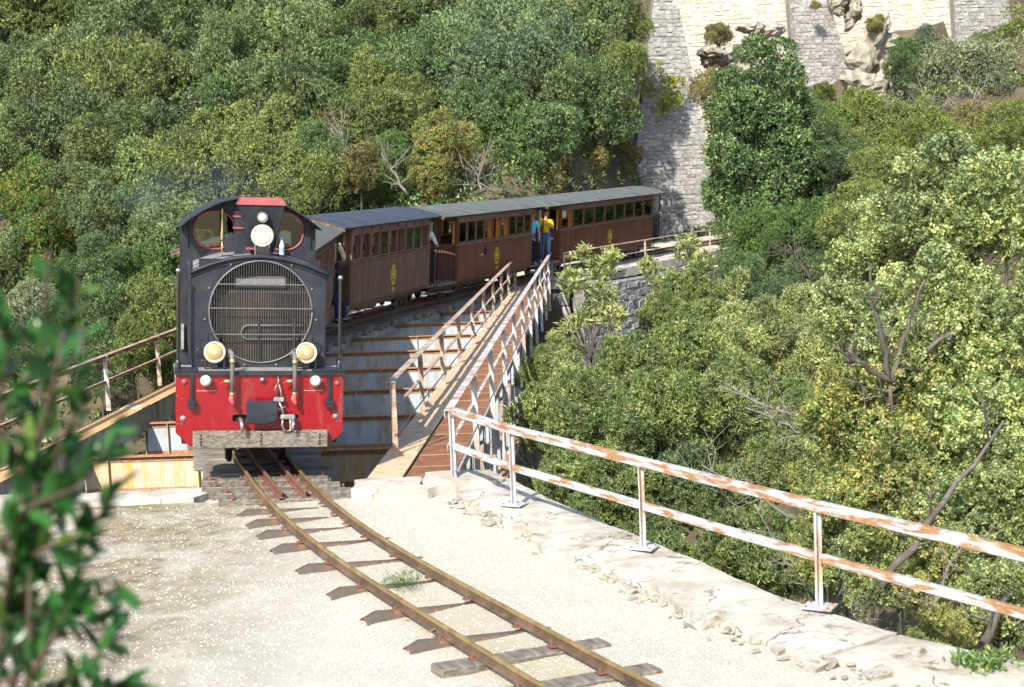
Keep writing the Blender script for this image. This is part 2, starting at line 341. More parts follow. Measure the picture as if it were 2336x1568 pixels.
# ------------------------------------------------------------------ gravel ground
def m_gravel():
    m, nt, bs = M_new('pale_gravel'); v = coords(nt)
    a = noise(nt, v, 34, 6, .75); b = noise(nt, v, 110, 3, .8)
    col = ramp(nt, a, [(.28, (.46, .40, .29)), (.45, (.50, .465, .38)), (.68, (.56, .53, .45))])
    col = mix(nt, .55, col, ramp(nt, b, [(.3, (.45, .41, .32)), (.55, (.56, .525, .435)), (.75, (.61, .585, .51))]))
    # brown and mossy wear on the left, sandy strip between the rails
    x = N(nt, 'ShaderNodeSeparateXYZ'); nt.links.new(v, x.inputs[0])
    mr = N(nt, 'ShaderNodeMapRange'); mr.inputs[1].default_value = -1.5; mr.inputs[2].default_value = -3.4; nt.links.new(x.outputs[0], mr.inputs[0])
    p = ramp(nt, noise(nt, v, 1.1, 6, .65, .4), [(.30, 0), (.52, 1)]); k = mix(nt, 1.0, mr.outputs[0], p, 'MULTIPLY')
    col = mix(nt, k, col, ramp(nt, noise(nt, v, 5, 5), [(.35, (.19, .13, .08)), (.6, (.36, .30, .20))]))
    p2 = ramp(nt, noise(nt, v, 1.7, 5, .6, .8), [(.52, 0), (.66, .6)]); k2 = mix(nt, 1.0, mr.outputs[0], p2, 'MULTIPLY')
    col = mix(nt, k2, col, (.19, .20, .05))
    at = N(nt, 'ShaderNodeAttribute', attribute_name='sand')
    k3 = mix(nt, 1.0, at.outputs['Fac'], ramp(nt, noise(nt, v, 3, 5, .6), [(.3, .25), (.6, .85)]), 'MULTIPLY')
    col = mix(nt, k3, col, (.46, .38, .22))
    nt.links.new(col, bs.inputs['Base Color']); bs.inputs['Roughness'].default_value = .95
    bump(nt, mix(nt, .5, a, b), bs, .9, .03); return m
MAT['gravel'] = m_gravel()
nx_, ny_ = 150, 190
U = np.linspace(0, 1, nx_)**1.0; gy = np.linspace(-12, 17.55, ny_)
gx = np.zeros((ny_, nx_)); 
for j, y in enumerate(gy):
    xr = edge_x(y)-.42; xl = -24; gx[j] = xr-(xr-xl)*(1-U)**1.6
gyy = np.repeat(gy[:, None], nx_, 1)
def ground_z(X, Y): return fbm(X/.9, Y/.9, 21)*.05+fbm(X/.18, Y/.18, 5, 2)*.018-.012
gz = ground_z(gx, gyy); ii = np.arange(nx_*ny_).reshape(ny_, nx_)
gme = bpy.data.meshes.new('gravel_ground')
gme.from_pydata(np.stack([gx, gyy, gz], -1).reshape(-1, 3).tolist(), [], np.stack([ii[:-1, :-1], ii[:-1, 1:], ii[1:, 1:], ii[1:, :-1]], -1).reshape(-1, 4).tolist())
gme.materials.append(MAT['gravel']); gme.shade_smooth()
dd = np.abs(gx-np.interp(gyy, TY, TX)); sand = np.clip(1.15-dd/.55, 0, 1)*np.clip((16-gyy)/5, 0, 1)
at_ = gme.attributes.new('sand', 'FLOAT', 'POINT'); at_.data.foreach_set('value', sand.reshape(-1).astype(np.float32))
tag(mo('gravel_ground', gme), 'pale crushed gravel ground around the curved track', kind='structure')
# loose pebbles
def scatter_pebbles(n, seed, smin, smax, region, name, label, mat):
    rg = np.random.default_rng(seed); x = rg.uniform(region[0], region[1], n*3); y = region[2]+(region[3]-region[2])*rg.random(n*3)**1.3
    ok = x < np.interp(-y, -EY, EX)-.4; x = x[ok][:n]; y = y[ok][:n]; n = len(x)
    r = smin+(smax-smin)*rg.random(n)**2.5; z = ground_z(x, y)+r*.1
    base = np.array([(1,0,0),(0,1,0),(-1,0,0),(0,-1,0),(0,0,.8),(0,0,-.6)], float)
    a = rg.uniform(0, 2*PI, n); ca, sa = np.cos(a), np.sin(a)
    b = base[None]*rg.uniform(.6, 1.25, (n, 6, 1))*r[:, None, None]; b[..., 2] *= .75
    V = np.stack([b[..., 0]*ca[:, None]-b[..., 1]*sa[:, None]+x[:, None], b[..., 0]*sa[:, None]+b[..., 1]*ca[:, None]+y[:, None], b[..., 2]+z[:, None]], -1).reshape(-1, 3)
    tri = np.array([(0,1,4),(1,2,4),(2,3,4),(3,0,4),(1,0,5),(2,1,5),(3,2,5),(0,3,5)])
    F = (tri[None]+6*np.arange(n)[:, None, None]).reshape(-1, 3)
    me = fast_mesh(name, V, F, mat); return tag(mo(name, me), label, kind='stuff')
def fast_mesh(name, V, F, mat, smooth=False):
    me = bpy.data.meshes.new(name); k = F.shape[1]
    me.vertices.add(len(V)); me.vertices.foreach_set('co', np.ascontiguousarray(V, np.float32).ravel())
    me.loops.add(F.size); me.loops.foreach_set('vertex_index', np.ascontiguousarray(F, np.int32).ravel())
    me.polygons.add(len(F)); me.polygons.foreach_set('loop_start', np.arange(0, F.size, k, dtype=np.int32))
    try: me.polygons.foreach_set('loop_total', np.full(len(F), k, np.int32))
    except Exception: pass
    me.materials.append(mat); me.update(calc_edges=True)
    me.polygons.foreach_set('use_smooth', np.full(len(F), smooth)); return me
mp_, nt_, bs_ = M_new('pebble'); g_ = N(nt_, 'ShaderNodeNewGeometry')
nt_.links.new(ramp(nt_, g_.outputs['Random Per Island'], [(0, (.30, .25, .17)), (.2, (.50, .46, .365)), (.85, (.53, .495, .41)), (.98, (.58, .55, .47))]), bs_.inputs['Base Color']); bs_.inputs['Roughness'].default_value = .9
scatter_pebbles(36000, 1, .003, .014, (-5.5, 5, 9, 17.4), 'gravel', 'loose pale pebbles scattered over the gravel ground', mp_)
# ------------------------------------------------------------------ coping stones
def slab(name, poly, z1, z0, mat, parent, seed=0, res=.13, rough=.02):
    """a worn slab: polygon given as 4 corners, top broken up"""
    rg = random.Random(seed); (a, b, c, d) = [Vector((*p, 0)) for p in poly]
    nu = max(3, int((b-a).length/res)); nv = max(3, int((d-a).length/res)); vs = []; fs = []
    for j in range(nv+1):
        for i in range(nu+1):
            u, v = i/nu, j/nv; p = a.lerp(b, u).lerp(d.lerp(c, u), v)
            e = (i in (0, nu))+(j in (0, nv))
            jx = float(fbm(p.x*3.1+seed, p.y*3.1, seed))*.16*(1 if e else .2); jy = float(fbm(p.x*2.7, p.y*2.9+seed, seed+4))*.16*(1 if e else .2)
            if j == 0: jx *= .15; jy *= .15
            if j == nv: jx *= 2.2; jy *= 2.2
            z = z1+float(fbm(p.x*2.3, p.y*2.3, seed+2))*rough*1.5+float(fbm(p.x*9, p.y*9, seed+5))*rough-(.018 if e else 0)
            vs.append((p.x+jx, p.y+jy, z))
    W = nu+1
    for j in range(nv):
        for i in range(nu): fs.append((j*W+i, j*W+i+1, (j+1)*W+i+1, (j+1)*W+i))
    ring = [i for i in range(W)]+[j*W+nu for j in range(1, nv+1)]+[nv*W+i for i in range(nu-1, -1, -1)]+[j*W for j in range(nv-1, 0, -1)]
    o = len(vs)
    for k in ring: vs.append((vs[k][0], vs[k][1], z0))
    n = len(ring)
    for k in range(n): fs.append((ring[k], o+k, o+(k+1) % n, ring[(k+1) % n]))
    M = MB(); M.v = vs; M.f = [f[::-1] for f in fs]; M.m = [0]*len(fs)
    # keep faces pointing outward
    me = M.mesh(name, mat); bm = bmesh.new(); bm.from_mesh(me); bmesh.ops.recalc_face_normals(bm, faces=bm.faces); bm.to_mesh(me); bm.free()
    ob = mo(name, me, parent); return sharp(ob, 50)
def m_coping():
    m, nt, bs = M_new('lichen_coping'); v = coords(nt)
    col = ramp(nt, noise(nt, v, 2.0, 7, .65), [(.3, (.26, .22, .15)), (.48, (.41, .375, .31)), (.7, (.50, .475, .42))])
    k = ramp(nt, noise(nt, v, 3.1, 9, .72, .5), [(.56, 0), (.63, 1)]); k = mix(nt, 1.0, k, ramp(nt, noise(nt, v, .8, 3), [(.36, 0), (.52, 1)]), 'MULTIPLY')
    col = mix(nt, k, col, ramp(nt, noise(nt, v, 14, 3), [(.4, (.07, .06, .045)), (.6, (.20, .15, .05))]))
    vo = N(nt, 'ShaderNodeTexVoronoi', feature='DISTANCE_TO_EDGE'); vo.inputs['Scale'].default_value = .9
    ad = N(nt, 'ShaderNodeVectorMath', operation='ADD'); nn = N(nt, 'ShaderNodeTexNoise'); nn.inputs['Scale'].default_value = 3; nn.inputs['Detail'].default_value = 6
    nt.links.new(v, nn.inputs['Vector']); sc = N(nt, 'ShaderNodeVectorMath', operation='SCALE'); sc.inputs['Scale'].default_value = .6; nt.links.new(nn.outputs['Color'], sc.inputs[0])
    nt.links.new(v, ad.inputs[0]); nt.links.new(sc.outputs[0], ad.inputs[1]); nt.links.new(ad.outputs[0], vo.inputs['Vector'])
    cr = ramp(nt, vo.outputs['Distance'], [(0, 1), (.010, 0)]); cr = mix(nt, 1.0, cr, ramp(nt, noise(nt, v, 1.3, 2), [(.45, 0), (.55, .8)]), 'MULTIPLY')
    col = mix(nt, cr, col, (.09, .075, .05)); nt.links.new(col, bs.inputs['Base Color']); bs.inputs['Roughness'].default_value = .92
    hgt = mix(nt, .6, noise(nt, v, 18, 6, .7), noise(nt, v, 4, 6, .7)); hgt = mix(nt, cr, hgt, (0.0, 0.0, 0.0)); bump(nt, hgt, bs, .9, .03); return m
MAT['coping'] = m_coping()
cop = thing('stone_coping', 'worn pale stone coping that rims the gravel above the gorge', 'coping')
rc = random.Random(3)
left_x = [-14, -12.2, -10.3, -8.7, -7.1, -5.25, -3.62]
for k in range(len(left_x)-1):
    x0, x1 = left_x[k]+.02, left_x[k+1]-.02
    slab('coping_stone', [(x0+.1, 18.27), (x1+.1, 18.25), (x1-.05, 17.62), (x0-.05, 17.6)], .035+rc.random()*.02, -.5, MAT['coping'], cop, 30+k)
slab('coping_stone', [(-3.55, 17.75), (-1.95, 17.75), (-1.95, 17.35), (-3.6, 17.3)], -.01, -.5, MAT['coping'], cop, 50, rough=.01)
slab('coping_stone', [(-1.9, 18.05), (-1.12, 18.10), (-1.1, 17.42), (-1.85, 17.25)], .10, -.5, MAT['coping'], cop, 51)
slab('coping_stone', [(-1.08, 18.22), (-.30, 18.25), (-.12, 17.5), (-1.05, 17.3)], .12, -.5, MAT['coping'], cop, 52)
pts = [Vector((-.10, 17.9, 0))]+[Vector((x, y, 0)) for x, y in EDGE[3:]]
seg_L = [1.35, 1.5, 1.25, 1.7, 1.4, 1.5, 1.8, 1.5, 2, 2, 2]
cum = [0]
for i in range(1, len(pts)): cum.append(cum[-1]+(pts[i]-pts[i-1]).length)
def on_edge(t):
    i = max(0, min(len(pts)-2, int(np.searchsorted(cum, t))-1)); f = (t-cum[i])/(cum[i+1]-cum[i]); p = pts[i].lerp(pts[i+1], f)
    d = (pts[i+1]-pts[i]).normalized(); return p, Vector((-d.y, d.x, 0))*-1
t = 0
for k, L in enumerate(seg_L):
    a, na = on_edge(t+.012); b, nb = on_edge(t+L-.012); wd = .72+rc.random()*.15
    ia, ib = a+na*wd, b+nb*(wd+rc.uniform(-.08, .08)); 
    slab('coping_stone', [(a.x, a.y), (b.x, b.y), (ib.x, ib.y), (ia.x, ia.y)], .075-.004*k+rc.uniform(-.012, .012), -.55, MAT['coping'], cop, 60+k)
    t += L
# broken rubble along the inner side of the coping
moss = mat_var('mossy_rubble', [(.18, .13, .05), (.36, .32, .24), (.47, .44, .38)], 9, .95, bmp=.6, rnd_amt=.3)
t = .5
rub = [MB().ball((0, 0, 0), 1, n=5).mesh('rubble', moss) for _ in range(4)]
for m_ in rub:
    for v_ in m_.vertices: v_.co *= rnd.uniform(.7, 1.15)
for i in range(250):
    tt = rnd.uniform(.6, 11.5); p, n_ = on_edge(tt); q = p+n_*(.80+rnd.gauss(0, .09)+max(0, tt-7)*.03)
    o = mo('rubble_stone', rub[i % 4], cop); r = rnd.uniform(.012, .035)*(2.1 if rnd.random() < .15 else 1)
    o.location = (q.x, q.y, .005); o.scale = (r*rnd.uniform(.8, 1.8), r, r*.55); o.rotation_euler = (rnd.uniform(-.3, .3), rnd.uniform(-.3, .3), rnd.uniform(0, 6))
chunk = [MB().box(-.5, .5, -.5, .5, -.5, .5).mesh('coping_chunk', MAT['coping']) for _ in range(6)]
for m_ in chunk:
    for v_ in m_.vertices: v_.co = Vector((v_.co.x*rnd.uniform(.55, 1.1), v_.co.y*rnd.uniform(.5, 1.1), v_.co.z*rnd.uniform(.7, 1.1)))
for i in range(46):
    tt = rnd.uniform(.4, 12.5); p, n_ = on_edge(tt); q = p+n_*(.78+rnd.gauss(0, .06)+max(0, tt-6)*.035)
    o = mo('coping_chunk', chunk[i % 6], cop, .015); r = rnd.uniform(.08, .24)
    o.location = (q.x, q.y, .012); o.scale = (r*rnd.uniform(.9, 1.5), r*.8, rnd.uniform(.04, .09)); o.rotation_euler = (rnd.uniform(-.2, .2), rnd.uniform(-.2, .2), rnd.uniform(0, 6))
# ------------------------------------------------------------------ stone walls
def stone_units(seed, k=8):
    r = random.Random(seed); out = []
    for i in range(k):
        j = lambda a=.05: r.uniform(-a, a)*2.0
        b = [(-.5+j(.03), 0, -.5+j(.05)), (.5+j(.03), 0, -.5+j(.05)), (.5+j(.03), 0, .5+j(.05)), (-.5+j(.03), 0, .5+j(.05))]
        f = [(x*.86+j(.035), -1+j(.25), z*.80+j(.07)) for x, y, z in b]; m = [(x, -.45, z) for x, y, z in b]
        vs = b+m+f; fs = [(4,5,1,0),(5,6,2,1),(6,7,3,2),(7,4,0,3)]; fs = [tuple(q) for q in fs]
        fs += [(8,9,5,4),(9,10,6,5),(10,11,7,6),(11,8,4,7),(8,10,9),(8,11,10)]
        out.append((vs, fs))
    return out
SU = stone_units(5, 10)
def stone_wall(name, label, O, Ux, H, L, lean, mask, mat, mort, hs=(.2, .34), ls=(.28, .62), seed=0, group=None, backing=None, near=None, lim=None):
    """O bottom corner, Ux unit vector along the wall (front is to its right-hand side looking back), mask(u, z) keeps stones"""
    r = random.Random(seed); root = thing(name, label, 'stone wall', O, (0, 0, 0), group)
    Ux = Vector((*Ux, 0)).normalized(); front = Vector((Ux.y, -Ux.x, 0)); up = Vector((0, 0, 1))-front*lean
    upn = up.normalized(); nrm = Ux.cross(upn)
    R = Matrix((Ux, -nrm, upn)).transposed().to_4x4()      # local y points into the wall
    if R.to_3x3().determinant() < 0: R = Matrix((Ux, nrm, upn)).transposed().to_4x4()
    bk = MB(); bp = backing or [(0, 0), (L, 0), (L, H), (0, H)]
    bk.prism(bp, .02, .45, 0, None, 'y'); b = bk.build('mortar_core', mort, root); b.matrix_local = R
    ms = [MB().add(v, [f for f in fs]).mesh('stone', mat) for v, fs in SU]
    for me in ms:
        bm = bmesh.new(); bm.from_mesh(me); bmesh.ops.recalc_face_normals(bm, faces=bm.faces); bm.to_mesh(me); bm.free()
    lst = []; z = 0
    while z < H:
        h = r.uniform(*hs); u = -r.random()*.4
        while u < L:
            l = r.uniform(*ls)
            if r.random() < .12: l *= 1.5
            u0_, u1_ = u, u+l
            if lim:
                a_, b_ = lim(z+h/2); u0_, u1_ = max(u, a_), min(u+l, b_)
                if u1_-u0_ < .07: u += l; continue
                lst.append(((u0_+u1_)/2, z+h/2+r.uniform(-.02, .02), (u1_-u0_)*.97, h*r.uniform(.82, 1.06), r.uniform(.015, .05)))
            elif mask(u+l/2, z+h/2): lst.append((u+l/2, z+h/2+r.uniform(-.05, .05)+.10*math.sin((u+seed)*1.3), l*.97, h*r.uniform(.78, 1.12), r.uniform(.02, .055)))
            u += l
        z += h
    lst.sort(key=(near or (lambda q: -q[2]*q[3])))
    for i, (u, z, l, h, d) in enumerate(lst[:300]):
        o = mo('stone', ms[r.randrange(len(ms))], root)
        o.matrix_local = R @ Matrix.Translation((u, .02, z)) @ Matrix.Rotation(r.uniform(-.13, .13), 4, 'Y') @ Matrix.Diagonal((l, d, h, 1))
    if len(lst) > 300:
        B = MB()
        for (u, z, l, h, d) in lst[300:]:
            v, fs = SU[r.randrange(len(SU))]; B.add(v, fs, 0, R @ Matrix.Translation((u, .02, z)) @ Matrix.Diagonal((l, d, h, 1)))
        me = B.mesh('small_stones', mat); bm = bmesh.new(); bm.from_mesh(me); bmesh.ops.recalc_face_normals(bm, faces=bm.faces); bm.to_mesh(me); bm.free()
        tag(mo('small_stones', me, root), kind='stuff')
    return root
def tri_mask(bl, br, tl, tr, H):
    return lambda u, z: bl+(tl-bl)*z/H-.05 <= u <= br+(tr-br)*z/H+.05
# near abutment, below the coping
stone_wall('abutment_wall', 'grey masonry abutment below the near end of the bridge', (-14, 18.12, -7), (1, 0), 6.5, 13.7, 0, lambda u, z: True, MAT['stone'], MAT['mortar'], (.3, .4), (.5, .9), 3)
ab = MB(); ep = [(-14, 17.3)]+[(-.3, 17.3)]+[(x-.55, y-.2) for x, y in EDGE[3:10]]+[(-14, 8)]
ab.prism(ep, -9, -.3, 0, None, 'z'); tag(ab.build('retaining_block', MAT['mortar']), 'masonry block that carries the gravel ground', kind='structure')
# ------------------------------------------------------------------ railway track
trk = thing('railway_track', 'narrow gauge railway track curving from the gravel over the bridge to the far hillside', 'railway track')
RP = [(-.032,.012),(.032,.012),(.032,.020),(.007,.028),(.006,.070),(.017,.076),(.017,.093),(.012,.099),(-.012,.099),(-.017,.093),(-.017,.076),(-.006,.070),(-.007,.028),(-.032,.020)]
def sweep_rail(s0, s1, lat, zt, mat, name='rail', step=.35):
    ss = np.arange(s0, s1+.01, step); vs = []; fs = []; n = len(RP)
    for s in ss:
        p = tk(s, lat, zt-.1); h = th(s); r = Vector((math.cos(h), -math.sin(h), 0))
        for a, b in RP: vs.append(tuple(p+r*a+Vector((0, 0, b))))
    k = len(ss)
    for i in range(k-1):
        for j in range(n): fs.append((i*n+j, (i+1)*n+j, (i+1)*n+(j+1) % n, i*n+(j+1) % n))
    fs.append(tuple(range(n))); fs.append(tuple((k-1)*n+j for j in range(n))[::-1])
    M = MB(); M.v = vs; M.f = fs; M.m = [0 if (q < (k-1)*n and q % n in (6, 7, 8, 9, 10)) else 1 for q in range(len(fs))]; o = M.build(name, [mat, MAT['rail_web'] if name == 'rail' else mat], trk); return sharp(o, 30)
s_end = TS[-1]-2
sweep_rail(-17, s_end, -.32, RAILZ, MAT['rail']); sweep_rail(-17, s_end, .32, RAILZ, MAT['rail'])
for lat in (-.105, .165): sweep_rail(-1.02, 34, lat, RAILZ-.005, MAT['rail_red'], 'guard_rail', .4)
def steel_sleeper():
    M = MB(); secs = []; L = .66
    for i in range(13):
        x = -L+i*2*L/12; e = max(0, abs(x)-(L-.12))/.12
        hw = .052+.04*e; top = .032-.05*e**3+(.012*math.exp(-((abs(x)-.5)/.1)**2)); side = -.07-.03*e
        secs.append([(x, -hw-.02, side), (x, -hw, top-.03), (x, -hw*.55, top), (x, hw*.55, top), (x, hw, top-.03), (x, hw+.02, side)])
    vs = [p for s in secs for p in s]; fs = []
    for i in range(12):
        for j in range(5): fs.append((i*6+j, (i+1)*6+j, (i+1)*6+j+1, i*6+j+1))
    M.add(vs, fs); me = M.mesh('steel_sleeper', MAT['sleeper_st'], True); return me
ssm = steel_sleeper()
def clip_mesh():
    M = MB(); M.box(-.03, .03, -.03, .03, 0, .012); M.lathe([(.014, .012), (.014, .03), (.006, .034)], 6); return M.mesh('rail_clip', MAT['rail_red'])
clm = clip_mesh()
def clips(s, zt, lats=(-.32, .32)):
    for lat in lats:
        for d in (-.058, .058):
            o = mo('rail_clip', clm, trk); o.location = tk(s+rnd.uniform(-.01, .01), lat+d, zt); o.rotation_euler = (0, 0, -th(s))
sleeper_y = [(16.92, .0), (16.36, .01), (15.82, .01), (15.18, .015), (14.31, .02), (13.46, .02), (12.68, .02), (11.82, .02)]
for y, dz in sleeper_y:
    s = s_at_y(y); o = mo('steel_sleeper', ssm, trk); p = tk(s, 0, -.042+dz); o.location = p
    o.rotation_euler = (rnd.uniform(-.03, .03), .07, -th(s)+rnd.uniform(-.03, .03)); clips(s, .03)
def beam_me(name, L, W, H, mat):
    M = MB(); M.box(-L/2, L/2, -W/2, W/2, -H, 0); return M.mesh(name, mat)
tbm = beam_me('timber_sleeper', 1.4, .2, .13, MAT['timber']); tbx = beam_me('timber_sleeper', 1.62, .2, .16, MAT['timber_x'])
for y in (11.27, 10.6, 9.9, 9.2, 8.5, 7.8, 7.1, 6.4):
    s = s_at_y(y); o = mo('timber_sleeper', tbm, trk, .012); o.location = tk(s, .02, .022); o.rotation_euler = (0, .035, -th(s)+.02); clips(s, .03)
# stacked timbers where the rails step onto the bridge
for i, (y, L, lat, dz) in enumerate([(17.45, 1.6, .0, .0), (17.83, 1.62, -.02, .0), (18.22, 1.6, -.1, .0), (18.62, 1.5, -.12, 0)]):
    s = s_at_y(y); me = beam_me('timber_sleeper', L, .26, .19, MAT['timber']); o = mo('timber_sleeper', me, trk, .012)
    o.location = tk(s, lat+.03, .02+dz); o.rotation_euler = (0, .05, -th(s)*.45+rnd.uniform(-.03, .03)); clips(s, .02, (-.32, -.105, .165, .32))
    for q in (-.62, .72):
        b = MB(); b.lathe([(.028, 0), (.028, .015), (.014, .02), (.014, .06), (.004, .062)], 8); bo = b.build('bolt', MAT['rail_red'], trk); bo.location = tk(s, lat+q, .02)
for (y, x0, x1, z) in ((18.05, -3.85, -1.75, -.17), (17.55, -3.7, -1.78, -.18), (18.6, -3.95, -1.9, -.17)):
    b = MB(); b.box(x0, x1, y-.13, y+.13, z-.2, z); b.build('packing_timber', MAT['timber'], trk, bevel=.012)
s = s_at_y(19.05); k = 0
while s < s_at_y(51.3):
    o = mo('timber_sleeper', tbx, trk, .01); o.location = tk(s, .04+.05*math.sin(k*2.3), .02); o.rotation_euler = (0, float(np.interp(s, TS, CANT)), -th(s)+rnd.uniform(-.03, .03))
    s += .56; k += 1
while s < s_end-1:
    o = mo('steel_sleeper', ssm, trk); o.location = tk(s, 0, .02); o.rotation_euler = (0, float(np.interp(s, TS, CANT)), -th(s)); s += .7
# far ballast
M = MB(); ss = np.arange(s_at_y(51.2), s_end, .6); vs = []; fs = []
lats = [-3.2, -1.6, -.8, 0, .8, 1.25, 1.85]
for s in ss:
    for l in lats: p = tk(s, l, .02+(-.03 if l > 1 else 0), False); vs.append((p.x, p.y, p.z+.02*rnd.random()))
for i in range(len(ss)-1):
    for j in range(len(lats)-1): fs.append((i*7+j, i*7+j+1, (i+1)*7+j+1, (i+1)*7+j))
M.add(vs, fs); tag(M.build('track_bed', MAT['gravel'], smooth=True), 'pale gravel bed under the track beyond the bridge', kind='structure')
# ------------------------------------------------------------------ the bridge
B0 = Vector((-1.83, 17.9, 0)); bu = Vector((.063, .998, 0)).normalized(); bv = Vector((bu.y, -bu.x, 0))
BM = Matrix(((bv.x, bu.x, 0, B0.x), (bv.y, bu.y, 0, B0.y), (0, 0, 1, 0), (0, 0, 0, 1)))   # local x = right, y = along
BL = 33.6
br = thing('iron_bridge', 'riveted grey and rusty iron girder bridge carrying the curved track over the gorge', 'bridge', (0, 0, 0)); br.matrix_world = BM
def rivets(name, pts, parent, r=.017, mat=None, ax=(0, -1, 0)):
    """low domes, joined"""
    M = MB(); A = Vector(ax); q = Vector((0, 0, 1)) if abs(A.z) < .9 else Vector((1, 0, 0)); a = A.cross(q).normalized(); b = A.cross(a)
    for p in pts:
        p = Vector(p); vs = [tuple(p+(a*math.cos(t)+b*math.sin(t))*r) for t in (0, PI/3, 2*PI/3, PI, 4*PI/3, 5*PI/3)]; vs += [tuple(p+(a*math.cos(t)+b*math.sin(t))*r*.6+A*r*.6) for t in (0, PI/3, 2*PI/3, PI, 4*PI/3, 5*PI/3)]
        M.add(vs, [(i, (i+1) % 6, 6+(i+1) % 6, 6+i) for i in range(6)]+[(6, 7, 8, 9, 10, 11)])
    return tag(M.build(name, mat or MAT['flange'], parent), kind='stuff')
def girder(x0, x1, y, ztop, depth, mw, mf, name='cross_girder', fw=.15):
    W = MB().box(x0, x1, y-.006, y+.006, ztop-depth, ztop-.012)
    for x in np.linspace(x0+.35, x1-.35, 4): W.box(x-.006, x+.006, y-.07, y-.006, ztop-depth+.012, ztop-.012)
    o = W.build(name, mw, br)
    F = MB().box(x0, x1, y-fw/2, y+fw/2, ztop-.012, ztop); F.box(x0, x1, y-fw/2, y+fw/2, ztop-depth-.012, ztop-depth)
    F.box(x0, x1, y-.018, y-.0062, ztop-.085, ztop-.0125); F.box(x0, x1, y-.018, y-.0062, ztop-depth+.0005, ztop-depth+.085); f = F.build('girder_flange', mf, o)
    n = int((x1-x0)/.15); pts = [(x0+.08+i*.15, y-.018, ztop-.05) for i in range(n)]+[(x0+.08+i*.15, y-.018, ztop-depth+.05) for i in range(n)]
    rivets('rivets', pts, o)
    rivets('rivets', [(x0+.08+i*.15, y+sx, ztop) for i in range(n) for sx in (-.05, .05)], o, .014, MAT['flange'], (0, 0, 1)); return o
SK = .0
for k in range(11):
    y = 1.02+3.1*k
    if k == 0: girder(-4.62, -1.72+.0, y-.42, -.16, .52, MAT['bluesteel_r'], MAT['flange']); girder(-1.05, -.02, y-.42, -.2, .52, MAT['bluesteel'], MAT['flange'])
    else: girder(-4.62, -.02, y, -.25, .55, MAT['bluesteel'] if k > 1 else MAT['bluesteel_r'], MAT['flange'])
# stringers under the track
for lat in (-.42, .42):
    M = MB(); ss = np.arange(s_at_y(18.9), s_at_y(51), .5)
    for z0, z1, w_ in ((-.15, -.138, .07), (-.42, -.15, .006), (-.432, -.42, .07)):
        vs = []; fs = []
        for s in ss:
            for q in (-w_, w_):
                for z in (z0, z1): p = BM.inverted() @ tk(s, lat+q, z+.0, False); vs.append(tuple(p))
        for i in range(len(ss)-1):
            a = i*4; b = a+4; fs += [(a, b, b+1, a+1), (a+2, a+3, b+3, b+2), (a+1, b+1, b+3, a+3), (a, a+2, b+2, b)]
        M.add(vs, fs)
    M.build('stringer', MAT['bluesteel'], br)
# main chords: a box with a wide top plate
def chord(x0, x1, y0=0, ztop=.0, mt=None):
    T = MB().box(x0, x1, y0, BL, ztop-.014, ztop); o = T.build('main_chord', mt or MAT['chord'], br)
    W = MB().box(x0+.07, x0+.082, y0, BL, ztop-.42, ztop-.0142); W.box(x1-.082, x1-.07, y0, BL, ztop-.42, ztop-.0142); W.build('chord_web', MAT['bluesteel'], o)
    L = MB()
    for y in np.arange(y0+2.4, BL, 4.3): L.box(x0+.012, x1-.012, y, y+.42, ztop+.0005, ztop+.011)
    L.build('splice_plate', MAT['chord'], o)
    n = int((BL-y0)/.2); rivets('rivets', [(x, y0+.1+i*.2, ztop) for i in range(n) for x in (x0+.03, x1-.03)], o, .013, MAT['chord'], (0, 0, 1)); return o
chord(0, .42, -.15); chord(-5.06, -4.64, .4, .0, mat_rust('orange_rust_chord', (.52, .42, .28), (.42, .20, .05), (.56, .34, .13), .75, 4, rough=.7, edge=.2))
# truss below each chord
def truss(xc, side):
    ang = lambda a, b, w=.045: MB().tube([a, b], w, 4)
    ys = [.3+1.55*i for i in range(22)]
    for i, y in enumerate(ys):
        MB().box(xc-.05, xc+.05, y-.012, y+.012, -3.6, -.43).box(xc-.05, xc-.038, y-.06, y-.0125, -3.6, -.43).box(xc+.038, xc+.05, y-.06, y-.0125, -3.6, -.43).build('truss_post', MAT['bluesteel'], br)
        rivets('rivets', [(xc+.05, y-.035, z) for z in np.arange(-3.5, -.5, .22)], br, .014, MAT['bluesteel'], (1, 0, 0))
    for i in range(0, len(ys)-2, 2):
        MB().tube([(xc+.02, ys[i], -3.5), (xc+.02, ys[i+2], -.5)], .04, 4).build('truss_diagonal', MAT['railing_r'], br)
        MB().tube([(xc-.05, ys[i], -.5), (xc-.05, ys[i+2], -3.5)], .04, 4).build('truss_diagonal', MAT['bluesteel'], br)
    MB().box(xc-.2, xc+.2, .1, BL, -3.78, -3.6).build('bottom_chord', MAT['flange'], br)
truss(.21, 1); truss(-4.85, -1)
# walkway deck plates on the right, outside the chord
for k in range(42):
    y = -.12+k*.8
    MB().box(.425, 1.03, y+.006, y+.794, -.055+.002*(k % 2), -.043+.002*(k % 2)).build('deck_plate', MAT['deckplate'], br)
jm = mat_plain('pale_joint', (.36, .27, .19), .8)
for k in range(1, 42):
    y = -.12+k*.8; MB().box(.43, 1.02, y-.0055, y+.0055, -.052, -.0385).build('deck_joint', jm, br)
MB().box(1.032, 1.062, -.1, BL, -.13, -.02).build('deck_edge_angle', MAT['railing_r'], br)
for k in range(12):
    y = -.05+3.1*k
    Bk = MB(); Bk.prism([(.435, -.07), (1.06, -.07), (1.06, -.14), (.52, -.62), (.435, -.62)], y-.008, y+.008); Bk.box(.435, 1.06, y-.05, y+.05, -.075, -.063)
    Bk.build('walkway_bracket', MAT['bluesteel'] if k % 2 else MAT['railing_r'], br)
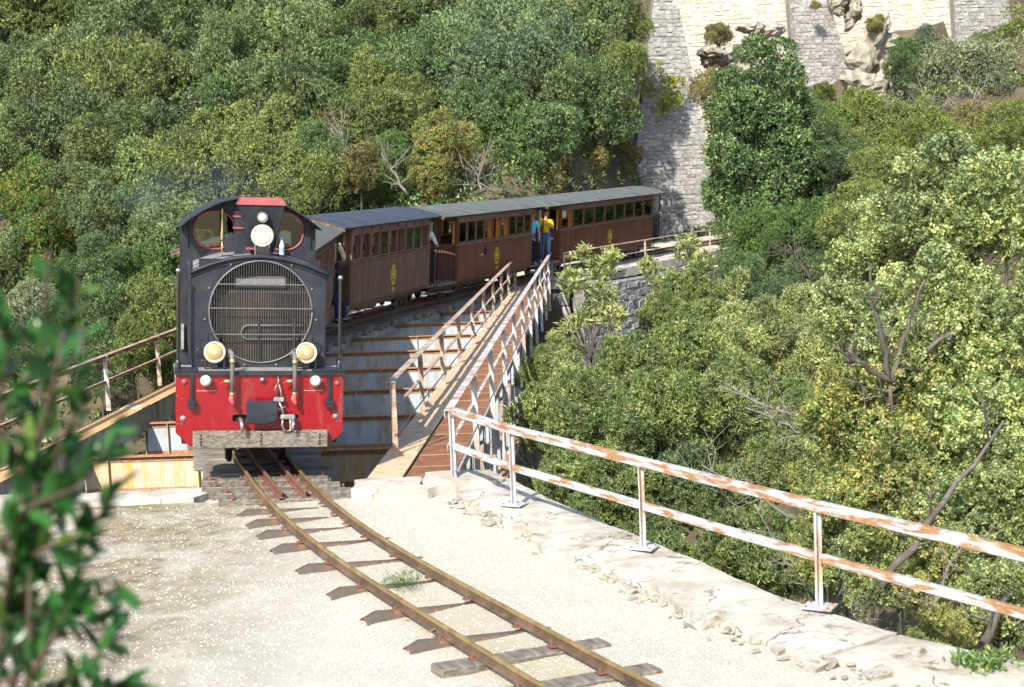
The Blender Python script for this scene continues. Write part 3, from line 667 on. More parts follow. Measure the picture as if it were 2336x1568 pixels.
fpost_ = mat_rust('pale_walkway_post', (.42, .47, .52), (.20, .09, .03), (.42, .26, .13), .34, 3, (1, 1, .5), rough=.6, edge=.12, tint=(.50, .48, .42))
# railings on the bridge: each one a thing
def bridge_rail(x, y0, n, dy, label, mats, low=True, drop=0, gz=0, grp='bridge railings'):
    r = thing('bridge_railing', label, 'railing', tuple(BM @ Vector((x, y0, gz))), (0, 0, -math.atan2(bu.x, bu.y)), grp)
    L = dy*(n-1)
    for i in range(n):
        z0 = .0 if not drop else -drop
        P = MB().box(-.004, .004, i*dy-.04, i*dy+.04, z0, .89); P.box(.004, .07, i*dy-.04, i*dy-.032, z0, .89)
        P.build('post', mats[1] if i % 3 else mats[0], r)
        if drop: rivets('bolt', [(.052, i*dy, -.18), (.052, i*dy, -.62)], r, .028, MAT['steel'], (1, 0, 0))
    MB().box(-.045, .055, -.08, L+.08, .885, .895).box(-.045, -.037, -.08, L+.08, .81, .8848).build('top_rail', mats[0], r)
    MB().box(-.03, -.022, -.05, L+.05, .43, .49).box(-.0215, .02, -.05, L+.05, .483, .49).build('mid_rail', mats[0], r)
    if low: MB().tube([(.055, -.2, .20), (.055, L+.1, .20)], .012, 5).build('lower_rod', mats[1], r)
    return r
RR_ = (MAT['railing_r'], MAT['railing'])
bridge_rail(.05, 2.62, 10, 3.1, 'inner rusty railing standing on the pale chord beside the walkway', (MAT['railing_r'], MAT['railing_r']))
bridge_rail(1.08, -.02, 12, 3.08, 'outer walkway railing with posts that run down past the deck edge', (MAT['railing'], fpost_), True, .75)
bridge_rail(-5.2, 1.15, 11, 2.95, 'left railing of the bridge seen between the loco and the blurred shrub', RR_, False)
# ------------------------------------------------------------------ foreground railing
fp = [(-.72, 17.72), (-.05, 16.25), (1.12, 14.12), (2.30, 11.96), (3.55, 9.85), (5.0, 7.85)]
fpost = mat_rust('pale_post_paint', (.38, .41, .45), (.22, .10, .035), (.44, .28, .14), .30, 3, (1, 1, .5), rough=.6, edge=.06, tint=(.46, .43, .36))
fr = thing('metal_railing', 'long flaking white and rusty railing along the curved coping in the foreground', 'railing', (-.72, 17.72, 0))
fo = Vector((-.72, 17.72, 0))
def rail_bar(pts, z, w, hgt, name, mat):
    M = MB(); vs = []; fs = []; k = len(pts)
    for i, p in enumerate(pts):
        a = Vector((*pts[max(0, i-1)], 0)); b = Vector((*pts[min(k-1, i+1)], 0)); d = (b-a).normalized(); n_ = Vector((d.y, -d.x, 0)); c = Vector((*p, 0))-fo
        for q, zz in ((-w/2, z-hgt), (w/2, z-hgt), (w/2, z), (-w/2, z)): vs.append(tuple(c+n_*q+Vector((0, 0, zz))))
    for i in range(k-1):
        for j in range(4): fs.append((i*4+j, i*4+(j+1) % 4, (i+1)*4+(j+1) % 4, (i+1)*4+j))
    fs += [(3, 2, 1, 0), tuple((k-1)*4+j for j in range(4))]; M.add(vs, fs)
    return M.build(name, mat, fr, bevel=.006)
for a, b in zip(fp[:-1], fp[1:]):
    va, vb = Vector((*a, 0)), Vector((*b, 0)); d = (vb-va).normalized()
    rail_bar([tuple((va+d*.004)[:2]), tuple((vb-d*.004)[:2])], .925, .07, .085, 'top_rail', MAT['fence'])
    rail_bar([tuple((va+d*.04)[:2]), tuple((vb-d*.035)[:2])], .515, .055, .07, 'mid_rail', MAT['fence'])
for i, p in enumerate(fp):
    q = Vector((*p, 0))-fo; M = Matrix.Translation(q) @ Matrix.Rotation(-math.radians(28), 4, 'Z')
    P = MB().box(-.03, .03, -.004, .004, .0 if i else -.8, .838, 0, M); P.box(-.004, .004, -.055, -.0042, .0 if i else -.8, .838, 0, M); P.build('post', fpost, fr)
    if i: MB().box(-.12, .12, -.1, .1, .085, .098, 0, M).build('base_plate', fpost, fr); rivets('bolt', [M @ Vector((sx, sy, .098)) for sx in (-.09, .09) for sy in (-.07, .07)], fr, .014, MAT['rail_red'], (0, 0, 1))
# ------------------------------------------------------------------ far masonry: abutment, curved wall and its coping
fc = thing('far_coping', 'pale curved stone coping on the far side beside the last carriages', 'coping')
cl_ = lambda s: 1.32+.8*min(1, max(0, (s-s_at_y(51.3))/7))
s = s_at_y(51.3); k = 0
while s < s_at_y(73):
    L = rc.uniform(1.0, 1.6); a, b, c, d = tk(s+.01, cl_(s), 0, 0), tk(s+L-.01, cl_(s+L), 0, 0), tk(s+L-.01, cl_(s+L)-.65, 0, 0), tk(s+.01, cl_(s)-.65, 0, 0)
    slab('coping_stone', [(a.x, a.y), (b.x, b.y), (c.x, c.y), (d.x, d.y)], .06+a.z, a.z-.28, MAT['coping'], fc, 100+k, .3, .02); s += L; k += 1
a = tk(s_at_y(51.3), 1.32, 0, False)
slab('coping_stone', [(-.6, 51.1), (a.x, 51.15), (a.x-.1, 51.8), (-.6, 51.8)], .05, -.25, MAT['coping'], fc, 98, .3)
wp = [tk(s_at_y(51.4)+i*2.6, cl_(s_at_y(51.4)+i*2.6)-.06, 0, False) for i in range(9)]
for i in range(8):
    a, b = wp[i], wp[i+1]; L = (b-a).to_2d().length
    if i < 6: lab = ['first bay of the curved grey retaining wall, next to the bridge end', 'second bay of the curved grey retaining wall below the coping', 'third bay of the curved grey wall, behind the sapling', 'fourth bay of the curved grey wall under the last carriage', 'fifth bay of the curved grey wall behind the pale shrubs', 'sixth bay of the curved grey wall at the big dark tree'][i]
    else: lab = ['seventh bay of the curved wall hidden behind the big dark tree', 'last bay of the curved wall hidden behind the big dark tree'][i-6]
    H = 9.0; z0 = min(a.z, b.z)-.28-H
    stone_wall('curved_wall', lab, (a.x+.25*(b-a).normalized().y, a.y-.25*(b-a).normalized().x, z0), ((b-a).x, (b-a).y), H, L, -.06, (lambda u, z: True), MAT['stone'], MAT['mortar'], (.17, .27), (.26, .55), 40+i, 'bays of the curved wall', near=lambda q: -q[1])
stone_wall('abutment_wall', 'grey masonry abutment under the far end of the bridge', (-8, 51.35, -9.4), (1, 0), 9.2, 9.35, 0, lambda u, z: u > 2.5, MAT['stone'], MAT['mortar'], (.3, .45), (.5, 1.0), 60, near=lambda q: -q[0])
qm = [beam_me('quoin', .75, .5, .42, MAT['stone']), beam_me('quoin', .55, .5, .42, MAT['stone'])]
aw = thing('quoin_pier', 'rough grey corner blocks where the far wall meets the bridge', 'stone pier', (1.62, 51.22, -9.4))
for i in range(20):
    o = mo('quoin', qm[i % 2], aw, .04, 2); o.location = (-.05+.08*(i % 2), .02, .45+.45*i); o.rotation_euler = (0, 0, rnd.uniform(-.05, .05))
# far railing on the coping
fs_ = [s_at_y(51.9)+2.95*i for i in range(7)]; f0 = tk(fs_[0], cl_(fs_[0])-.3, 0, False)
ff = thing('far_railing', 'thin rusty railing on the far coping below the last carriage', 'railing', f0)
for i, s in enumerate(fs_):
    p = tk(s, cl_(s)-.3, .06, False)-f0; MB().box(p.x-.03, p.x+.03, p.y-.03, p.y+.03, p.z, p.z+.8).build('post', MAT['railing_r'], ff)
for z in (.84, .45):
    for a, b in zip(fs_[:-1], fs_[1:]): MB().tube([tk(a, cl_(a)-.3, z, False)-f0, tk(b, cl_(b)-.3, z, False)-f0], .022 if z > .6 else .014, 4).build('rail_bar', MAT['railing_r'], ff)
# ------------------------------------------------------------------ locomotive (front at local y=0, rail top z=0, rear towards +y)
LS = 0.05; lp = tk(LS, -.19, RAILZ); LOCO_ROT = (0, .068, .215)
loco = thing('locomotive', 'black narrow gauge locomotive with a red buffer plate and round radiator grille', 'locomotive', lp, LOCO_ROT)
m = MAT
def holed_plate(outline, holes, y0, y1, name, mat, parent, bevel=0):
    """flat plate in the x-z plane with round or oval holes, extruded along y (curve fill)"""
    cu = bpy.data.curves.new(name, 'CURVE'); cu.dimensions = '2D'; cu.fill_mode = 'BOTH'; cu.extrude = (y1-y0)/2
    def spl(pts):
        sp = cu.splines.new('POLY'); sp.points.add(len(pts)-1); sp.use_cyclic_u = True
        for i, p in enumerate(pts): sp.points[i].co = (p[0], p[1], 0, 1)
    spl(outline)
    for h in holes: spl(h)
    ob = bpy.data.objects.new(name, cu); C.objects.link(ob); dg = bpy.context.evaluated_depsgraph_get(); dg.update()
    me = bpy.data.meshes.new_from_object(ob.evaluated_get(dg)); bpy.data.objects.remove(ob)
    me.transform(Matrix.Translation((0, (y0+y1)/2, 0)) @ Matrix.Rotation(PI/2, 4, 'X')); me.materials.clear(); me.materials.append(mat)
    me.shade_flat()
    return mo(name, me, parent, bevel)
def oval(cx, cz, rx, rz, n=40, p=2.0):
    return [(cx+rx*math.copysign(abs(math.cos(t))**(2/p), math.cos(t)), cz+rz*math.copysign(abs(math.sin(t))**(2/p), math.sin(t))) for t in (2*PI*i/n for i in range(n))]
def rr(cx, cz, w, h, r=.02):
    o = []
    for sx, sz, a0 in ((1, 1, 0), (-1, 1, 90), (-1, -1, 180), (1, -1, 270)):
        for a in (0, 45, 90): t = math.radians(a0+a); o.append((cx+sx*(w-r)+r*math.cos(t), cz+sz*(h-r)+r*math.sin(t)))
    return o
bp = holed_plate([(-.97, .50), (-.79, .325), (.79, .325), (.97, .50), (.97, 1.185), (-.97, 1.185)], [rr(-.235, .665, .085, .04), rr(.36, .665, .085, .04)], 0, .03, 'buffer_plate', m['red'], loco)
B = MB()
for x, z in [(-.945, .93), (-.945, .60), (-.90, .60), (-.9, .9), (.945, .93), (.945, .62), (.90, .62), (.945, .9), (-.94, 1.14), (.94, 1.14)]: B.lathe([(.011, 0), (.010, .006), (.004, .011)], 8, 0, facing((x, 0, z)))
tag(B.build('rivets', m['wire'], bp, True), kind='stuff')
for x, z in ((-.885, .665), (.885, .685)): MB().lathe([(.034, .0005), (.034, .004)], 18, 0, facing((x, 0, z))).build('round_plug', m['deck'], bp, True)
for x, z in ((-.87, 1.09), (.9, 1.07)): MB().lathe([(.036, .0005), (.036, .003)], 18, 0, facing((x, 0, z))).build('red_disc', m['dkred'], bp, True)
for x in (-.62, .62): MB().box(x-.115, x+.115, -.004, -.0005, .985, .991).build('paint_line', mat_plain('paint_line', (.6, .35, .2)), bp)
MB().box(-.9, .9, .05, .6, .36, 1.15).build('front_frame', m['black'], loco)
tb = MB().box(-.775, .785, -.10, -.001, .325, .525).build('timber_beam', m['timber'], loco, bevel=.01)
B = MB()
for x in (-.68, .01, .69):
    for z in (.37, .405, .44, .478): B.lathe([(.013, 0), (.013, .003)], 10, 0, facing((x, -.1, z))); 
tag(B.build('bolt_holes', m['black'], tb), kind='stuff')
# running board
MB().box(-.98, .98, -.03, .62, 1.187, 1.222).build('running_board', m['deck'], loco, bevel=.006)
MB().box(-.985, .985, -.045, -.031, 1.178, 1.226).build('board_lip', m['slate'], loco)
MB().box(-.985, -.72, -.06, .3, 1.2225, 1.235).build('corner_tread', m['slate'], loco); MB().box(.60, .97, -.06, .3, 1.2225, 1.235).build('corner_tread', m['slate'], loco)
# hood
def arch(hw, zs, zc, n=18, lip=0):
    r = []
    for i in range(n+1):
        x = -hw+2*hw*i/n; r.append((x, zs+(zc-zs)*(1-(x/hw)**2)))
    return r
HW, ZS, ZC, HY0, HY1 = .785, 2.335, 2.52, .36, 2.62
top = arch(HW, ZS, ZC)
holed_plate([(-HW, 1.222)]+[(HW, 1.222)]+top[::-1], [oval(.02, 1.885, .605, .605, 64)], HY0, HY0+.02, 'hood_front', m['slate'], loco)
hs = MB()
for sx in (-1, 1): hs.box(min(sx*HW, sx*(HW-.02)), max(sx*HW, sx*(HW-.02)), HY0+.021, HY1, 1.222, ZS)
hs.build('hood_side', m['slate'], loco)
for sx in (-1, 1):
    for k in range(3):
        MB().box(min(sx*HW, sx*(HW+.012)), max(sx*HW, sx*(HW+.012)), HY0+.1+.75*k, HY0+.75+.75*k, 1.3, 2.25).build('side_door', m['slate'], loco, bevel=.004)
def curved(pr, y0, y1, t, name, mat, parent, smooth=True):
    M = MB(); n = len(pr); vs = [(x, y, z) for y in (y0, y1) for x, z in pr]+[(x, y, z-t) for y in (y0, y1) for x, z in pr]; fs = []
    for i in range(n-1):
        fs += [(i, i+1, n+i+1, n+i), (2*n+i, 3*n+i, 3*n+i+1, 2*n+i+1), (i+1, i, 2*n+i, 2*n+i+1), (n+i, n+i+1, 3*n+i+1, 3*n+i)]
    fs += [(0, n, 3*n, 2*n), (n-1, 3*n-1, 4*n-1, 2*n-1)]; M.add(vs, fs); o = M.build(name, mat, parent); return sharp(o) if smooth else o
ht = curved(arch(HW+.012, ZS+.012, ZC+.015), HY0+.0, HY1, .012, 'hood_top', m['hoodtop'], loco)
for k in range(2): curved(arch(HW+.016, ZS+.017, ZC+.02), HY0+.5+.55*k, HY0+.53+.55*k, .006, 'seam_strip', m['slate'], ht)
lip = arch(HW+.03, ZS-.0, ZC+.02, 24); MB().tube([(x, HY0-.03, z) for x, z in lip], .022, 8).build('hood_lip', m['slate'], loco, True)
lip2 = arch(HW+.02, ZS-.05, ZC-.035, 24); MB().tube([(x, HY0-.005, z) for x, z in lip2], .012, 6).build('lip_bead', m['slate'], loco, True)
# grille
gr = MB(); cx, cz, R = .02, 1.885, .605
gr.tube([(cx+R*math.cos(t), HY0-.012, cz+R*math.sin(t)) for t in np.linspace(0, 2*PI, 65)], .010, 6)
g = gr.build('grille_ring', m['wire'], loco, True)
V = MB()
for i in range(41):
    x = cx-R+.03+i*(2*R-.06)/40; h = math.sqrt(max(0, R*R-(x-cx)**2)); V.tube([(x, HY0-.012, cz-h), (x, HY0-.012, cz+h)], .0024, 4)
tag(V.build('grille_bars', m['wire'], g), kind='stuff')
for z in (cz+.325, cz+.04, cz-.27):
    h = math.sqrt(R*R-(z-cz)**2); MB().tube([(cx-h, HY0-.02, z), (cx+h, HY0-.02, z)], .007, 6).build('cross_bar', m['wire'], g)
for k in range(11):
    t = PI/2+2*PI*k/11; MB().ball((cx+(R+.055)*math.cos(t), HY0-.006, cz+(R+.055)*math.sin(t)), .016, 0, 6).build('ring_bolt', m['wire'], g, True)
MB().box(-.66, .70, HY0+.12, HY0+.16, 1.23, 2.13).build('radiator_core', m['core'], loco)
F = MB()
for i in range(86): x = -.58+i*.0142; F.box(x, x+.005, HY0+.100, HY0+.1195, 1.24, 2.10)
tag(F.build('radiator_fins', mat_var('fin', [(.035, .028, .02), (.08, .062, .045)], 10, .7), loco), kind='stuff')
MB().box(-.70, .74, HY0+.2, HY0+.22, 1.23, 2.5).build('inner_panel', m['black'], loco)
MB().box(-.30, .34, HY0+.13, HY0+.19, 2.16, 2.30).build('header_tank', m['steel'], loco, bevel=.03)
P = MB(); P.tube([(.52, HY0+.07, 1.72), (-.12, HY0+.07, 1.72)]+[(-.12+.085*math.cos(t), HY0+.07, 1.635+.085*math.sin(t)) for t in np.linspace(PI/2, 3*PI/2, 9)]+[(.52, HY0+.07, 1.55)], .012, 6)
P.build('pipe_loop', m['rubber'], loco, True)
for x in (.0, .42): MB().box(x-.012, x+.012, HY0+.05, HY0+.09, 1.25, 1.8).build('pipe_bracket', m['slate'], loco)
# chimney: front flared hood, body behind, red cap
CY = 1.02
def taper(x0, x1, z0, X0, X1, z1, y0, y1, Y0, Y1, mat, name, parent, bevel=.004):
    return MB().add([(x0, y0, z0), (x1, y0, z0), (x1, y1, z0), (x0, y1, z0), (X0, Y0, z1), (X1, Y0, z1), (X1, Y1, z1), (X0, Y1, z1)],
        [(0, 3, 2, 1), (4, 5, 6, 7), (0, 1, 5, 4), (1, 2, 6, 5), (2, 3, 7, 6), (3, 0, 4, 7)]).build(name, mat, parent, bevel=bevel)
chm = taper(-.07, .21, 2.56, -.215, .33, 3.14, CY, CY+.3, CY-.12, CY+.42, m['slate'], 'chimney', loco)
taper(-.235, .35, 3.14, -.185, .30, 3.235, CY-.14, CY+.44, CY-.09, CY+.39, m['dkred'], 'chimney_cap', chm)
fb = MB().box(-.24, .10, CY+.32, CY+.62, 2.5, 3.05).build('flue_box', m['slate'], chm, bevel=.004)
for z in (2.98, 2.84): MB().box(-.262, .1, CY+.30, CY+.60, z, z+.022).build('red_band', m['dkred'], fb)
MB().box(-.13, .0, CY-.12, CY-.01, 2.60, 2.625).build('red_step', m['dkred'], chm)
# lamps
def lamp(name, x, y, z, r, lens, rim, body=.12, parent=loco):
    F = lambda yy: facing((x, yy, z))
    o = MB().lathe([(r*.82, -body), (r*1.02, -body*.75), (r*1.12, -.01), (r*1.14, .02), (r*1.08, .028)], 32, 0, F(y)).build(name, m['slate'], parent, True); sharp(o)
    rg = MB().lathe([(r*1.06, .0285), (r*1.04, .038), (r*.86, .034), (r*.80, .022), (r*.80, .0286)], 32, 0, F(y)).build('lamp_rim', rim, o, True)
    MB().lathe([(r*.80, .026), (r*.7, .036), (r*.45, .046), (.001, .05)], 32, 0, F(y)).build('lens', lens, o, True)
    MB().lathe([(r*.26, .047), (r*.2, .052), (.001, .054)], 16, 0, F(y)).build('bulb_spot', mat_plain('bulb_spot', (.7, .62, .45), .2), o, True); return o
h = lamp('headlamp', .055, .80, 2.775, .128, m['lens'], m['cream']); MB().box(-.02, .13, .74, .86, 2.5, 2.645).build('lamp_bracket', m['slate_dk'], h); 
MB().tube([(-.03, .78, 2.53), (-.03, .78, 2.68)], .01, 5).tube([(.14, .78, 2.53), (.14, .78, 2.68)], .01, 5).build('lamp_stay', m['wire'], h)
MB().tube([(-.12, .80, 2.79), (-.085, .80, 2.79)], .008, 5).build('lamp_latch', m['slate_dk'], h)
lamp('small_headlamp', .06, CY-.14, 2.995, .063, m['lens'], m['wire'], .08)
for x, z in ((-.525, 1.43), (.54, 1.425)):
    h = lamp('headlight', x, .12, z, .12, m['lens_gold'], m['cream'], .16)
    MB().box(x-.035, x+.035, .14, .24, 1.236, 1.30).box(x-.12, x-.10, .12, .2, 1.236, 1.36).box(x+.10, x+.12, .12, .2, 1.236, 1.36).build('headlight_bracket', m['slate_dk'], h)
    MB().tube([(x-.075, .2, z+.12), (x-.075, .2, z+.2), (x-.04, .2, z+.235), (x+.05, .2, z+.235), (x+.08, .2, z+.2), (x+.08, .2, z+.12)], .006, 5).build('headlight_loop', m['slate_dk'], h, True)
    sx = -1 if x < 0 else 1
    MB().tube([(x+sx*.14, .2, z+.02), (x+sx*.19, .2, z+.03), (x+sx*.2, .2, z-.06), (x+sx*.15, .2, z-.07)], .006, 5).tube([(x+sx*.13, .2, z-.05), (x+sx*.15, .18, z-.13), (x+sx*.10, .16, z-.19)], .006, 5).build('side_handle', m['slate_dk'], h, True)
for x, z in ((-.63, 1.115), (.635, 1.11)):
    o = MB().lathe([(.052, -.02), (.058, .03), (.066, .05), (.060, .082), (.035, .105), (.001, .112)], 28, 0, facing((x, -.03, z))).build('marker_lamp', m['white'], loco, True); sharp(o, 60)
MB().lathe([(.03, 0), (.034, .02), (.022, .04), (.001, .05)], 14, 0, facing((.02, -.01, 1.12))).build('eye_bolt', m['steel'], loco, True)
# brackets, hoses, hooks
for x in (-.79, .80):
    b = MB().box(x-.018, x+.018, -.05, -.012, .88, 1.19).build('lamp_iron', m['slate'], loco, bevel=.004)
    MB().box(x-.05, x+.05, -.09, -.004, .835, .885).box(x-.042, x+.042, -.1, -.004, .79, .834).build('iron_socket', m['slate'], b, bevel=.006)
for x, tz in ((-.335, 1.46), (.385, 1.45)):
    b = MB().tube([(x-.02, .02, tz-.08), (x-.015, -.03, tz), (x, -.09, tz-.03), (x+.005, -.11, tz-.12), (x+.005, -.11, .95)], .026, 10).build('brake_hose', m['rubber'], loco, True)
    MB().lathe([(.034, 0), (.034, .05)], 10, 0, Matrix.Translation((x+.005, -.11, tz-.14))).lathe([(.032, 0), (.032, .03)], 10, 0, Matrix.Translation((x+.005, -.11, .95))).build('hose_clamp', m['brass'], b, True)
    MB().tube([(x+.005, -.11, .955), (x-.01, -.12, .905), (x+.01, -.13, .865), (x+.02, -.12, .815)], [.03, .034, .028, .012], 8).build('hose_coupling', mat_plain('hose_red', (.42, .07, .07), .5), b, True)
    MB().tube([(x, -.1, 1.11), (x-.07, -.09, 1.11), (x-.10, -.08, 1.10)], [.022, .022, .012], 8).build('hose_valve', m['brass'], b, True)
    MB().tube([(x-.09, -.09, 1.115), (x-.13, -.09, 1.08)], .008, 5).build('valve_lever', mat_plain('lever_red', (.4, .03, .03)), b)
pad = MB().prism([(-.17, .87), (-.155, .89), (.165, .89), (.19, .86), (.19, .68), (.14, .64), (.05, .615), (-.04, .615), (-.17, .63)], -.20, -.14).box(-.13, .13, -.14, -.001, .66, .84).build('coupling_pad', m['slate'], loco, bevel=.012)
MB().tube([(-.235, .0, .66), (-.225, -.14, .66), (-.22, -.20, .62), (-.215, -.20, .55), (-.215, -.17, .515)], [.024, .026, .026, .02, .006], 8).build('draw_hook', m['steel'], loco, True)
ch = MB().tube([(.36, .0, .66), (.37, -.12, .665), (.375, -.18, .62), (.36, -.2, .56), (.38, -.17, .53)], [.024, .026, .024, .02, .006], 8).build('chain_hook', m['steel'], loco, True)
def link(pts, r, n, parent): return MB().tube(pts, r, 7).build(n, m['steel'], parent, True)
link([(.16+.02, -.06, .93), (.165, -.07, 1.02), (.19, -.07, 1.085), (.215, -.07, 1.06), (.235, -.07, .98), (.235, -.07, .91)], .012, 'shackle', ch)
link([(.20, -.03, 1.17), (.205, -.06, 1.11), (.20, -.07, 1.07)], .008, 'chain', ch)
MB().box(.15, .27, -.10, -.05, .865, .92).build('chain_block', m['deck'], ch, bevel=.01)
link([(.21, -.08, .87), (.24, -.10, .80), (.265, -.11, .70)], .018, 'coupling_screw', ch)
link([(.10, -.06, .72), (.29, -.13, .82)], .007, 'screw_handle', ch)
MB().box(.22, .40, -.14, -.08, .66, .72).build('coupling_yoke', m['deck'], ch, bevel=.015)
for dx in (0, .1): link([(.26+dx*.8, -.11, .68), (.245+dx, -.12, .60), (.27+dx*.8, -.12, .535), (.31, -.12, .525)], .014, 'coupling_loop', ch)
# rails and poles with ball tops
for x, y, zt in ((-.945, .12, 2.36), (.93, .10, 2.30), (.965, .42, 2.27)):
    p = MB().tube([(x, y, 1.23), (x, y, zt)], .019, 8).lathe([(.034, 1.225), (.034, 1.31), (.024, 1.33)], 10, 0, Matrix.Translation((x, y, 0))).build('grab_pole', m['slate_dk'], loco, True); sharp(p)
    MB().ball((x, y, zt+.015), .03, 0, 10).build('pole_ball', m['steel'], p, True)
# ladder step on the right shoulder, hinges on the left shoulder
zr = lambda x: ZS+(ZC-ZS)*(1-(x/HW)**2)
L = MB()
for yy in (.50, .66): L.tube([(.44, yy, zr(.44)+.05), (.84, yy, zr(.84)+.045)], .012, 5)
for i in range(4): x = .46+.125*i; L.tube([(x, .50, zr(x)+.05), (x, .66, zr(x)+.05)], .011, 5)
L.build('roof_step', m['slate'], loco, True)
Hn = MB()
for k in range(4): Hn.lathe([(.03, 0), (.03, .05)], 8, 0, Matrix.Translation((-.80, .45+.06*k, 2.28+.045*k)))
Hn.build('hinge', m['slate'], loco)
for x in (-.35, .2, .3): MB().tube([(x-.07, .95, zr(x)+.035), (x+.07, .95, zr(x)+.035)], .008, 5).build('hood_handle', m['slate_dk'], ht)
# whistle
wh = MB().tube([(-.36, 2.4, 2.45), (-.36, 2.4, 2.66)], .012, 6).lathe([(.02, 2.66), (.026, 2.68), (.02, 2.72), (.024, 2.74), (.015, 2.80), (.015, 2.99), (.021, 3.0), (.021, 3.07), (.006, 3.09)], 12, 0, Matrix.Translation((-.36, 2.4, 0))).build('whistle', m['brass'], loco, True)
MB().box(-.33, -.20, 2.3, 2.5, 2.5, 2.75).build('dome_box', m['slate'], loco, bevel=.01)
# cab
CF, CB = 2.62, 4.45; CW = .875; cs, cc = 2.83, 3.205
ctop = arch(CW, cs, cc, 20)
holed_plate([(-CW, 1.0), (CW, 1.0)]+ctop[::-1], [oval(-.45, 2.79, .265, .255, 40, 2.3), oval(.45, 2.79, .265, .255, 40, 2.3)], CF, CF+.02, 'cab_front', m['slate'], loco)
for sx in (-1, 1):
    f = MB().tube([(x, CF-.006, z) for x, z in oval(sx*.45, 2.79, .262, .252, 40, 2.3)]+[(sx*.45+.262, CF-.006, 2.79)], .014, 6).build('window_frame', m['dkred'], loco, True)
    MB().prism(oval(sx*.45, 2.79, .25, .24, 28, 2.3), CF+.008, CF+.011).build('window_pane', m['glass'], f)
    MB().tube([(sx*.80, CF-.03, 2.58), (sx*.80, CF-.03, 2.9), (sx*.77, CF-.03, 2.98)], .013, 5).build('rain_strip', m['slate'], loco)
cr = curved(arch(CW+.04, cs-.0, cc+.03, 24), CF-.42, CB+.1, .018, 'cab_roof', m['slate'], loco)
for sx in (-1, 1):
    a, b = sx*CW, sx*(CW-.02)
    side = MB().box(min(a, b), max(a, b), CF+.021, CB, .55, 1.95).box(min(a, b), max(a, b), CF+.021, CF+.35, 1.951, cs).box(min(a, b), max(a, b), CB-.35, CB, 1.951, cs).box(min(a, b), max(a, b), CF+.351, CB-.351, 2.6, cs)
    side.build('cab_side', m['slate'], loco)
    fl = MB().box(min(sx*.83, sx*.97), max(sx*.83, sx*.97), .64, CF-.02, 1.0, 1.03).build('side_step', m['deck'], loco)
    MB().box(min(sx*.84, sx*.875), max(sx*.84, sx*.875), CF-.1, CF-.02, 1.22, 1.55).build('dirty_panel', m['deck'], loco)
holed_plate([(-CW, 1.0), (CW, 1.0)]+ctop[::-1], [rr(-.42, 2.45, .28, .3, .05), rr(.42, 2.45, .28, .3, .05)], CB-.02, CB, 'cab_back', m['slate'], loco)
MB().box(-.84, .84, CF+.03, CB-.03, 1.0, 1.03).build('cab_floor', m['black'], loco)
MB().box(-.7, .7, CF+.05, CF+.35, 1.05, 2.3).build('control_desk', m['slate_dk'], loco, bevel=.02)
# frame, wheels and rear part
MB().box(-.42, .42, .6, 5.1, .34, .56).build('main_frame', m['iron'], loco); MB().box(-.9, .9, .62, 2.6, .9, 1.186).build('side_tank', m['slate'], loco, bevel=.01)
MB().box(-.9, .9, 4.48, 5.15, .5, 1.6).build('rear_bunker', m['slate'], loco, bevel=.02)
for y in (1.0, 1.9, 3.2, 4.1):
    w_ = MB()
    for sx in (-1, 1): w_.lathe([(.28, 0), (.28, .055), (.25, .06), (.25, .075), (.07, .07), (.07, .09), (.001, .09)], 28, 0, Matrix.Translation((sx*.285, y, .265)) @ Matrix.Rotation(sx*PI/2, 4, 'Y'))
    w_.tube([(-.3, y, .265), (.3, y, .265)], .04, 8); sharp(w_.build('wheelset', m['iron'], loco))
MB().box(-.12, .12, 5.15, 5.6, .5, .6).build('drawbar', m['iron'], loco)
# water bottle standing on the hood
LM = Matrix.Translation(lp) @ Euler(LOCO_ROT).to_matrix().to_4x4()
bt = thing('water_bottle', 'clear plastic bottle with a blue cap on the loco hood by the cab window', 'bottle', LM @ Vector((.42, 2.5, 2.475)), LOCO_ROT)
MB().lathe([(.03, 0), (.034, .01), (.034, .12), (.028, .15), (.012, .19), (.012, .2)], 14).build('bottle_body', mat_plain('clear_plastic', (.55, .62, .68), .12), bt, True)
MB().lathe([(.016, .2), (.016, .225), (.001, .226)], 12).build('cap', mat_plain('blue_cap', (.02, .2, .55), .4), bt, True)
MB().lathe([(.0345, .04), (.0345, .1)], 14).build('bottle_label', mat_plain('bottle_label', (.2, .4, .6), .4), bt)
